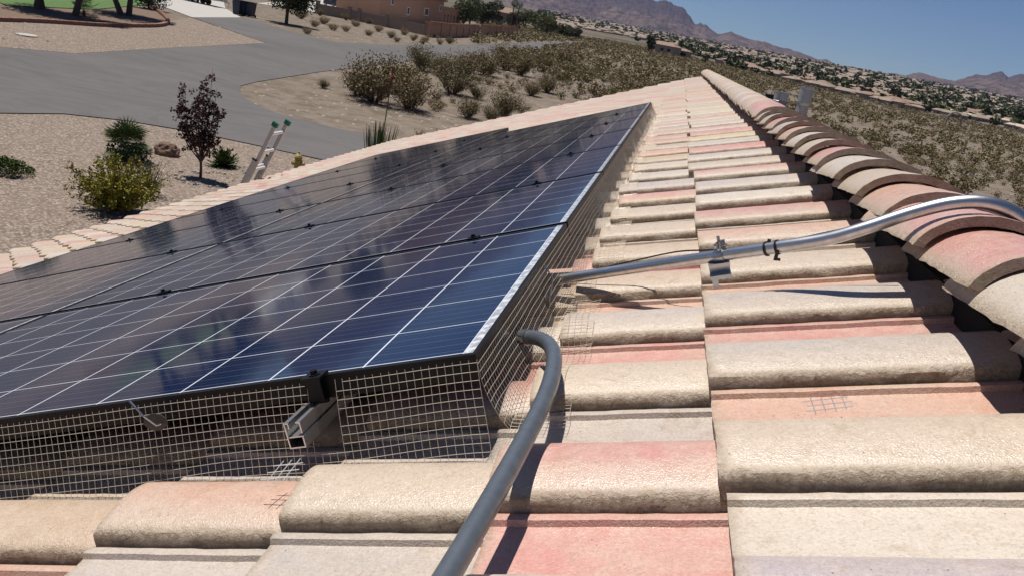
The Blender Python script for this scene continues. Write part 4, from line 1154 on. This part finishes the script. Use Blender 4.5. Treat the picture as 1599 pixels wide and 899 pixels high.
# travel trailer at the top of the drive
p = G(312, 6); t = thing('trailer', 'white low trailer parked at the top of the pale driveway', 'trailer', p); t.rotation_euler = (0, 0, math.radians(-12))
mb = MB(); mb.box((0, 0, 1.0), (2.9, 1.0, .35)); mb.box((-.4, 0, 1.75), (2.0, .95, .4)); mb.build('body', M['car_white'], t)
mb = MB(); mb.tube([(2.9, 0, .75), (4.1, 0, .65)], .05, 6); mb.tube([(4.0, 0, .7), (4.0, 0, .1)], .04, 6); mb.build('hitch', M['zinc'], t)
for s_ in (-1, 1):
    for xx in (-.45, .35):
        w_ = MB(); w_.tube([(xx, s_ * .82, .34), (xx, s_ * 1.02, .34)], .34, 16); o_ = w_.build('wheel', M['tyre'], t); w_ = MB(); w_.tube([(xx, s_ * 1.02, .34), (xx, s_ * 1.03, .34)], .18, 12); w_.build('rim', M['zinc'], o_)
tree_generic('pine_tree', 'dark pine with a straight trunk beside the side street', G(447, 38), 6.2, .16, (3.1, 2.9), M['dkgreen'], 9000, .26, fork=.6, seed=40, clumps=30, limbs=8)

def wall_run(name, label, pts, h, pil, mat, cap=.06, step=None, bal=False):
    t = thing(name, label, 'wall'); P = [G(*q) for q in pts]
    mb = MB()
    for a, b in zip(P, P[1:]):
        d = b - a; L_ = math.hypot(d.x, d.y); dx = Vector((d.x / L_, d.y / L_, 0)); n_ = max(1, int(L_ / 4))
        for k in range(n_):
            c = a + d * ((k + .5) / n_); z = H(c.x, c.y); hh = h
            mb.box((c.x, c.y, z + hh / 2 - .15), (L_ / n_ / 2 - .001, .1, hh / 2 + .15), (dx, Vector((-dx.y, dx.x, 0)), Vector((0, 0, 1))))
    mb.build('wall_panel', mat, t)
    total = []
    for a, b in zip(P, P[1:]):
        d = b - a; L_ = math.hypot(d.x, d.y); k = 0.
        while k < L_: total.append(a + d * (k / L_)); k += pil
    total.append(P[-1])
    for q in total:
        mb = MB(); z = H(q.x, q.y); mb.box((q.x, q.y, z + (h + .35) / 2 - .15), (.24, .24, (h + .35) / 2 + .15)); mb.box((q.x, q.y, z + h + .40), (.3, .3, .05)); mb.build('pillar', mat, t)
    if bal:
        mb = MB()
        for a, b in zip(P, P[1:]):
            d = b - a; L_ = math.hypot(d.x, d.y); dx = Vector((d.x / L_, d.y / L_, 0)); k = .3
            while k < L_:
                q = a + d * (k / L_); z = H(q.x, q.y); mb.tube([(q.x, q.y, z + h), (q.x, q.y, z + h + .5)], .09, 5); k += .55
            n_ = max(1, int(L_ / 4))
            for k in range(n_):
                c = a + d * ((k + .5) / n_); z = H(c.x, c.y); mb.box((c.x, c.y, z + h + .55), (L_ / n_ / 2, .12, .06), (dx, Vector((-dx.y, dx.x, 0)), Vector((0, 0, 1))))
        mb.build('balustrade', M['stucco_pink'], t)
    return t
wall_run('block_wall', 'long tan block wall with square pillars above the dry slope', [(495, 22), (560, 34), (628, 48), (668, 57)], 1.45, 4.6, M['block'])
wall_run('garden_wall', 'reddish garden wall with a balustrade along the upper street', [(669, 58), (700, 59), (745, 57)], 1.5, 6, M['stucco_pink'], bal=True)
wall_run('garden_wall', 'lower reddish garden wall with a balustrade right of the driveway gap', [(752, 56), (780, 57), (806, 56)], 1.5, 6, M['stucco_pink'], bal=True)

# arched salmon house
def facing(px0, py0, px1, py1):
    a, b = G(px0, py0), G(px1, py1); return a, b
def arch_house():
    a, b = G(590, 33), G(715, 43)
    a = a * 1.02; d = b - a; L_ = math.hypot(d.x, d.y); dx = Vector((d.x / L_, d.y / L_, 0)); dn = Vector((-dx.y, dx.x, 0))
    if dn.dot(a) < 0: dn = -dn
    z0 = min(H(a.x, a.y), H(b.x, b.y)) - .3
    t = thing('arched_house', 'salmon stucco house with a row of arched openings above the garden wall', 'house', (a.x, a.y, z0))
    up_ = Vector((0, 0, 1)); ax = (dx, dn, up_)
    hgt = 5.6
    mb = MB(); mb.box(dx * L_ * .37 + dn * 4 + up_ * hgt / 2, (L_ * .37, 4, hgt / 2), ax); mb.box(dx * L_ * .88 + dn * 4.6 + up_ * (hgt * .42), (L_ * .14, 4.5, hgt * .42), ax); mb.build('wall', M['stucco_pink'], t)
    mb = MB(); mb.box(dx * L_ * .37 + dn * 4 + up_ * (hgt + .18), (L_ * .39, 4.4, .18), ax); mb.build('roof', M['roof_red'], t)
    for (f_, z_, w_, h_) in ((.12, 3.8, .5, .55), (.30, 2.6, .55, .6), (.52, 3.0, 1.1, .6), (.70, 4.2, .5, .5)):
        mb = MB(); mb.box(dx * L_ * f_ - dn * .01 + up_ * z_, (w_, .05, h_), ax); o_ = mb.build('window', M['window'], t)
        mb = MB()
        for s_ in (-1, 1): mb.box(dx * (L_ * f_ + s_ * (w_ + .06)) - dn * .04 + up_ * z_, (.06, .06, h_ + .12), ax); mb.box(dx * L_ * f_ - dn * .04 + up_ * (z_ + s_ * (h_ + .06)), (w_, .06, .06), ax)
        mb.build('frame', M['white'], o_)
    for k in range(5):
        mb = MB(); c = dx * L_ * (.785 + .047 * k) - dn * -.08 + up_ * 0; w_ = .36; n_ = 10; v0 = [c + up_ * .3 - dx * w_, c + up_ * .3 + dx * w_] + [c + dx * (w_ * math.cos(math.pi * q / n_)) + up_ * (2.9 + w_ * math.sin(math.pi * q / n_)) for q in range(n_ + 1)]
        vs = [p - dn * .02 for p in v0] + [p + dn * .3 for p in v0]; m_ = len(v0)
        mb.add(vs, [tuple(range(m_)), tuple(range(2 * m_ - 1, m_ - 1, -1))] + [(q, q + m_, (q + 1) % m_ + m_, (q + 1) % m_) for q in range(m_)]); mb.build('arched_opening', M['window'], t)
    return t
arch_house()
def gable_house(name, label, p, w, d, h, rz, roofm, wallm, group=None, cat='house'):
    t = thing(name, label, cat, p, group); t.rotation_euler = (0, 0, rz)
    mb = MB(); mb.box((0, 0, h / 2 - .5), (w / 2, d / 2, h / 2 + .5)); mb.build('wall', wallm, t)
    mb = MB(); e = .5; rh = d * .2
    v = [Vector(q) for q in [(-w / 2 - e, -d / 2 - e, h), (w / 2 + e, -d / 2 - e, h), (w / 2 + e, d / 2 + e, h), (-w / 2 - e, d / 2 + e, h), (-w / 2 + d * .3, 0, h + rh), (w / 2 - d * .3, 0, h + rh)]]
    mb.add(v, [(0, 1, 5, 4), (1, 2, 5), (2, 3, 4, 5), (3, 0, 4), (3, 2, 1, 0)]); mb.build('roof', roofm, t)
    for s_ in (-1, 1):
        for k in (-.3, .05, .32):
            mb = MB(); mb.box((w * k, s_ * (d / 2 + .01), h * .55), (.7, .04, .55)); mb.build('window', M['window'], t)
    return t
# cars behind the wall
def car(px, py, rz, mat, label):
    t = thing('parked_car', label, 'car', G(px, py)); t.rotation_euler = (0, 0, rz)
    prof = [(-2.2, .35), (2.2, .35), (2.25, .75), (1.9, .95), (1.1, 1.02), (.5, 1.5), (-1.2, 1.52), (-1.9, 1.05), (-2.25, .95)]
    mb = MB(); m_ = len(prof); mb.add([Vector((x, -.88 if z < 1.1 else -.68, z)) for x, z in prof] + [Vector((x, .88 if z < 1.1 else .68, z)) for x, z in prof], [tuple(range(m_)), tuple(range(2 * m_ - 1, m_ - 1, -1))] + [(i, i + m_, (i + 1) % m_ + m_, (i + 1) % m_) for i in range(m_)]); mb.build('body', mat, t)
    for s_ in (-1, 1):
        mb = MB(); mb.add([Vector(q) for q in [(-1.6, s_ * .86, 1.08), (.95, s_ * .86, 1.08), (.45, s_ * .72, 1.44), (-1.15, s_ * .72, 1.44)]], [(0, 1, 2, 3)]); mb.build('window', M['window'], t)
        for x in (-1.4, 1.4):
            mb = MB(); mb.tube([(x, s_ * .72, .33), (x, s_ * .92, .33)], .33, 14); o_ = mb.build('wheel', M['tyre'], t); mb = MB(); mb.tube([(x, s_ * .92, .33), (x, s_ * .93, .33)], .19, 10); mb.build('rim', M['zinc'], o_)
car(548, 19, math.radians(-35), M['car_dark'], 'dark car parked behind the block wall left of the salmon house')
car(520, 12, math.radians(-35), M['car_dark'], 'second dark car further back, left of the other behind the block wall')
# tree group right of the salmon house
TG = [(722, 44, 6.5, 3.4, 'midgreen'), (733, 40, 8.0, 3.6, 'midgreen'), (752, 42, 7.5, 3.2, 'dkgreen'), (768, 40, 8.0, 3.4, 'dkgreen'), (800, 44, 6, 3.2, 'dkgreen'), (818, 46, 7.2, 3.8, 'midgreen'), (836, 50, 7.5, 4.2, 'midgreen'), (852, 56, 6.8, 4.2, 'midgreen'), (880, 60, 4.6, 3.2, 'dkgreen'), (896, 62, 4.2, 2.8, 'dkgreen')]
TL_ = ['leftmost bright tree beside the salmon house', 'tall bright tree right of the salmon house', 'dark tree behind the garden wall gap', 'tall dark tree left of the palms', 'dark tree under the two palms', 'light green tree just right of the palms', 'broad light green tree in the middle of the clump by the street end', 'round light green tree nearest the street end', 'low dark tree beyond the street end', 'rightmost low dark tree beyond the street end']
for i, (x, y, h, w, m_) in enumerate(TG):
    tree_generic('street_tree', TL_[i], G(x, y), h, .2, (w, h * .46), M[m_], 5200, .36, 'trees beyond the salmon house', fork=.12, seed=60 + i, clumps=22)
for i, (x, y, h) in enumerate([(797, 44, 7.6), (805, 46, 7.0)]):
    t = thing('fan_palm', ['left of two tall palms above the tree clump', 'right of two tall palms above the tree clump'][i], 'palm', G(x, y), 'tall palms by the street')
    mb = MB(); mb.tube([(0, 0, 0), (0, 0, h)], [.25, .18], 8); mb.build('trunk', M['bark'], t); mb = MB(); r = random.Random(i)
    for q in range(40):
        a = r.uniform(0, 6.28); e_ = r.uniform(-.9, 1.3); d = Vector((math.cos(a) * math.cos(e_), math.sin(a) * math.cos(e_), math.sin(e_))); clump(mb, Vector((0, 0, h)) + d * 1.0, (.45, .45, .45), 9, .5, 0, r, .25)
    mb.build('fronds', M['dkgreen'], t)
gable_house('distant_house', 'brown house with a low roof behind the tree clump', G(775, 38) * 1.0, 14, 9, 4.2, math.radians(20), M['roof_red'], M['stucco'])
gable_house('distant_house', 'grey roofed house beyond the street end', G(872, 56), 14, 9, 3.2, math.radians(10), M['roof_tan'], M['block'])
gable_house('distant_house', 'red roofed pale house alone on the desert rise below the mountain', G(1036, 86) * 1.0, 11, 7, 3.6, math.radians(-25), M['roof_red'], M['stucco_pale'])
gable_house('distant_house', 'small pale house right of the red roofed house on the desert rise', G(1066, 92), 4.5, 5, 3.0, math.radians(-25), M['roof_red'], M['stucco_pale'])
tree_generic('cypress_tree', 'tall dark tree left of the lone red roofed house', G(1012, 84), 7.5, .25, (1.8, 3.4), M['dkgreen'], 2600, .4, fork=.1, seed=71)
tree_generic('round_tree', 'small dark tree right of the lone red roofed house', G(1052, 89), 4.5, .2, (2.4, 1.9), M['dkgreen'], 900, .5, fork=.2, seed=72)
tree_generic('round_tree', 'small dark tree on the flat beyond the far corner of the roof', G(1100, 100), 4.5, .2, (2.2, 1.9), M['dkgreen'], 900, .5, fork=.2, seed=73)

# ---------------------------------------------------------------- houses of the valley
HSET = []
def house_mesh(seed, wm, rm):
    r = random.Random(seed); mb = MB()
    parts = [((0, 0), (9, 6)), ((7, 3), (5, 5))] if seed % 2 else [((0, 0), (8, 7)), ((-6, -4), (4, 5))]
    for q, ((cx, cy), (w, d)) in enumerate(parts):
        h = 3.4 + .4 * q + (1.6 if seed % 3 == 0 and q == 0 else 0)
        mb.box((cx, cy, h / 2 - 1), (w, d, h / 2 + 1), mi=0)
        e = .6; v = [Vector(z) for z in [(cx - w - e, cy - d - e, h), (cx + w + e, cy - d - e, h), (cx + w + e, cy + d + e, h), (cx - w - e, cy + d + e, h), (cx - w * .45, cy, h + d * .33), (cx + w * .45, cy, h + d * .33)]]
        mb.add(v, [(0, 1, 5, 4), (1, 2, 5), (2, 3, 4, 5), (3, 0, 4), (3, 2, 1, 0)], 1)
        for k in (-.5, .1, .55): mb.box((cx + w * k, cy - d - .02, h * .5), (.8, .05, .6), mi=2)
    return mb
HM = [house_mesh(i, 0, 0) for i in range(6)]
HMD = [HM[i].build('valley_house', [M['stucco_pale'] if i % 2 else M['stucco'], M['roof_tan'] if i % 3 else M['roof_red'], M['window']], link=False).data for i in range(6)]
NEARH = [(1215, 105, 'first'), (1243, 112, ''), (1290, 128, ''), (1306, 133, ''), (1330, 137, ''), (1342, 142, ''), (1358, 147, ''), (1388, 150, ''), (1406, 156, ''), (1424, 158, ''), (1486, 180, ''), (1502, 184, ''), (1524, 184, ''), (1540, 190, ''), (1556, 193, ''), (1572, 197, ''), (1590, 204, ''), (1612, 210, '')]
for i, (x, y, _) in enumerate(NEARH):
    if i in (3, 5, 7, 9, 12, 14): continue
    p = G(x, y, 2000)
    if i == 0: NHD = [HM[q].build('valley_house', [M['stucco_near'], M['roof_pale'], M['window']], link=False).data for q in range(6)]
    place_mesh('valley_house', NHD[i % 6], p, .5, ORD[i] + ' house from the left in the nearest row at the foot of the desert slope', 'house', 'nearest row of valley houses', rz=math.radians(-20 + jit(25)))
hc = []
rr = random.Random(5)
for _ in range(5000):
    az = rr.uniform(-9, 27); r_ = 420 * (6100 / 420) ** (rr.random() ** .85)
    if az < -2 and r_ < 900: continue
    a = math.radians(az); x, y = r_ * math.sin(a), r_ * math.cos(a)
    if az < 3 and r_ < 620: continue
    if mnoise.noise(Vector((x * .004, y * .004, 9))) < -.22: continue
    hc.append((r_, x, y))
hc.sort()
for i, (r_, x, y) in enumerate(hc[:230]):
    place_mesh('valley_house', HMD[i % 6], Vector((x, y, H(x, y))), rr.uniform(.42, .6), 'tan roofed house among trees on the valley floor', 'house', 'houses on the valley floor', rz=rr.choice([0, 1.57, .4, 2.2]) + rr.uniform(-.2, .2))
tem = []
for q in range(4):
    mb = MB(); w, d, h = 8 + 2 * q, 6 + q, 3.6; mb.box((0, 0, h / 2 - .5), (w, d, h / 2 + .5), mi=q % 2)
    mb.add([Vector(z) for z in [(-w - .5, -d - .5, h), (w + .5, -d - .5, h), (w * .5, 0, h + 2), (-w * .5, 0, h + 2)]] + [Vector(z) for z in [(w + .5, d + .5, h), (-w - .5, d + .5, h), (-w * .5, 0, h + 2), (w * .5, 0, h + 2)]], [(0, 1, 2, 3), (4, 5, 6, 7)], 2); tem.append(mb)
scatter_stuff('distant_town', [(tem[rr.randint(0, 3)], x, y, H(x, y), rr.uniform(.38, .65) * (1 + r_ / 6000), 1, rr.uniform(0, 3)) for (r_, x, y) in hc[230:]], [M['stucco_pale'], M['stucco'], M['roof_tan']], 'mass of small pale houses across the distant valley', 'town')
tt_ = []
for q in range(5):
    mb = MB(); r = random.Random(q + 300); clump(mb, Vector((0, 0, 3.0)), (3.0, 3.0, 2.8), 55, 2.3, q % 2, r, .8, .3); tt_.append(mb)
items = []
for _ in range(3800):
    az = rr.uniform(-10, 27); r_ = 400 * (5600 / 400) ** (rr.random() ** .9)
    if az < -1 and r_ < 800: continue
    if az < 3 and r_ < 560: continue
    a = math.radians(az); x, y = r_ * math.sin(a), r_ * math.cos(a)
    if mnoise.noise(Vector((x * .005, y * .005, 4))) < -.2: continue
    items.append((tt_[rr.randint(0, 4)], x, y, H(x, y), rr.uniform(.55, 1.15) * (1 + r_ / 5000), rr.uniform(.6, 1.0), rr.uniform(0, 6)))
scatter_stuff('distant_trees', items, [M['dkgreen'], M['midgreen']], 'mass of dark trees between the houses of the distant valley', 'trees')

for i in range(34):
    x = 1200 + i * 12.5 + jit(5); y = 103 + (x - 1200) * .243 + R.uniform(-5, 5)
    tm = G(x, y, 2000)
    if i == 0: VT = [q.build('valley_tree', [M['dkgreen'], M['midgreen']], link=False).data for q in tt_]
    place_mesh('valley_tree', VT[i % 5], tm, R.uniform(.45, .9), 'dark green tree between the nearest row of valley houses', 'tree', 'trees by the nearest valley houses')
p = G(1486, 199); mb = MB(); mb.tube([(-2.2, 0, 0), (-2.0, 0, 3.2), (-1.2, 0, 4.3), (0, 0, 4.6), (1.2, 0, 4.3), (2.0, 0, 3.2), (2.2, 0, 0)], .3, 8)
tag(mb.build('garden_arch', M['stucco_pale']), 'pale arch standing at the foot of the desert slope at the right', 'arch').location = p
sheet('forecourt', [(400, 6), (495, 20.5), (560, 32), (628, 46), (668, 55), (700, 56), (698, 46), (640, 34), (560, 14), (500, -4)], M['concrete'], .05, 3)

# ---------------------------------------------------------------- haze
mb = MB(); mb.box((500, 5000, 550), (9500, 8000, 553)); hz = mb.build('haze', [])
m_ = bpy.data.materials.new('haze_air'); m_.use_nodes = True; n_ = m_.node_tree; n_.nodes.clear()
pv = n_.nodes.new('ShaderNodeVolumePrincipled'); pv.inputs['Density'].default_value = .000024; pv.inputs['Color'].default_value = (.52, .62, 1.0, 1); pv.inputs['Anisotropy'].default_value = .1
ou = n_.nodes.new('ShaderNodeOutputMaterial'); n_.links.new(pv.outputs[0], ou.inputs['Volume'])
hz.data.materials.append(m_); tag(hz, 'thin blue haze filling the air over the valley', 'haze', None, 'stuff')
S.cycles.volume_bounces = 0
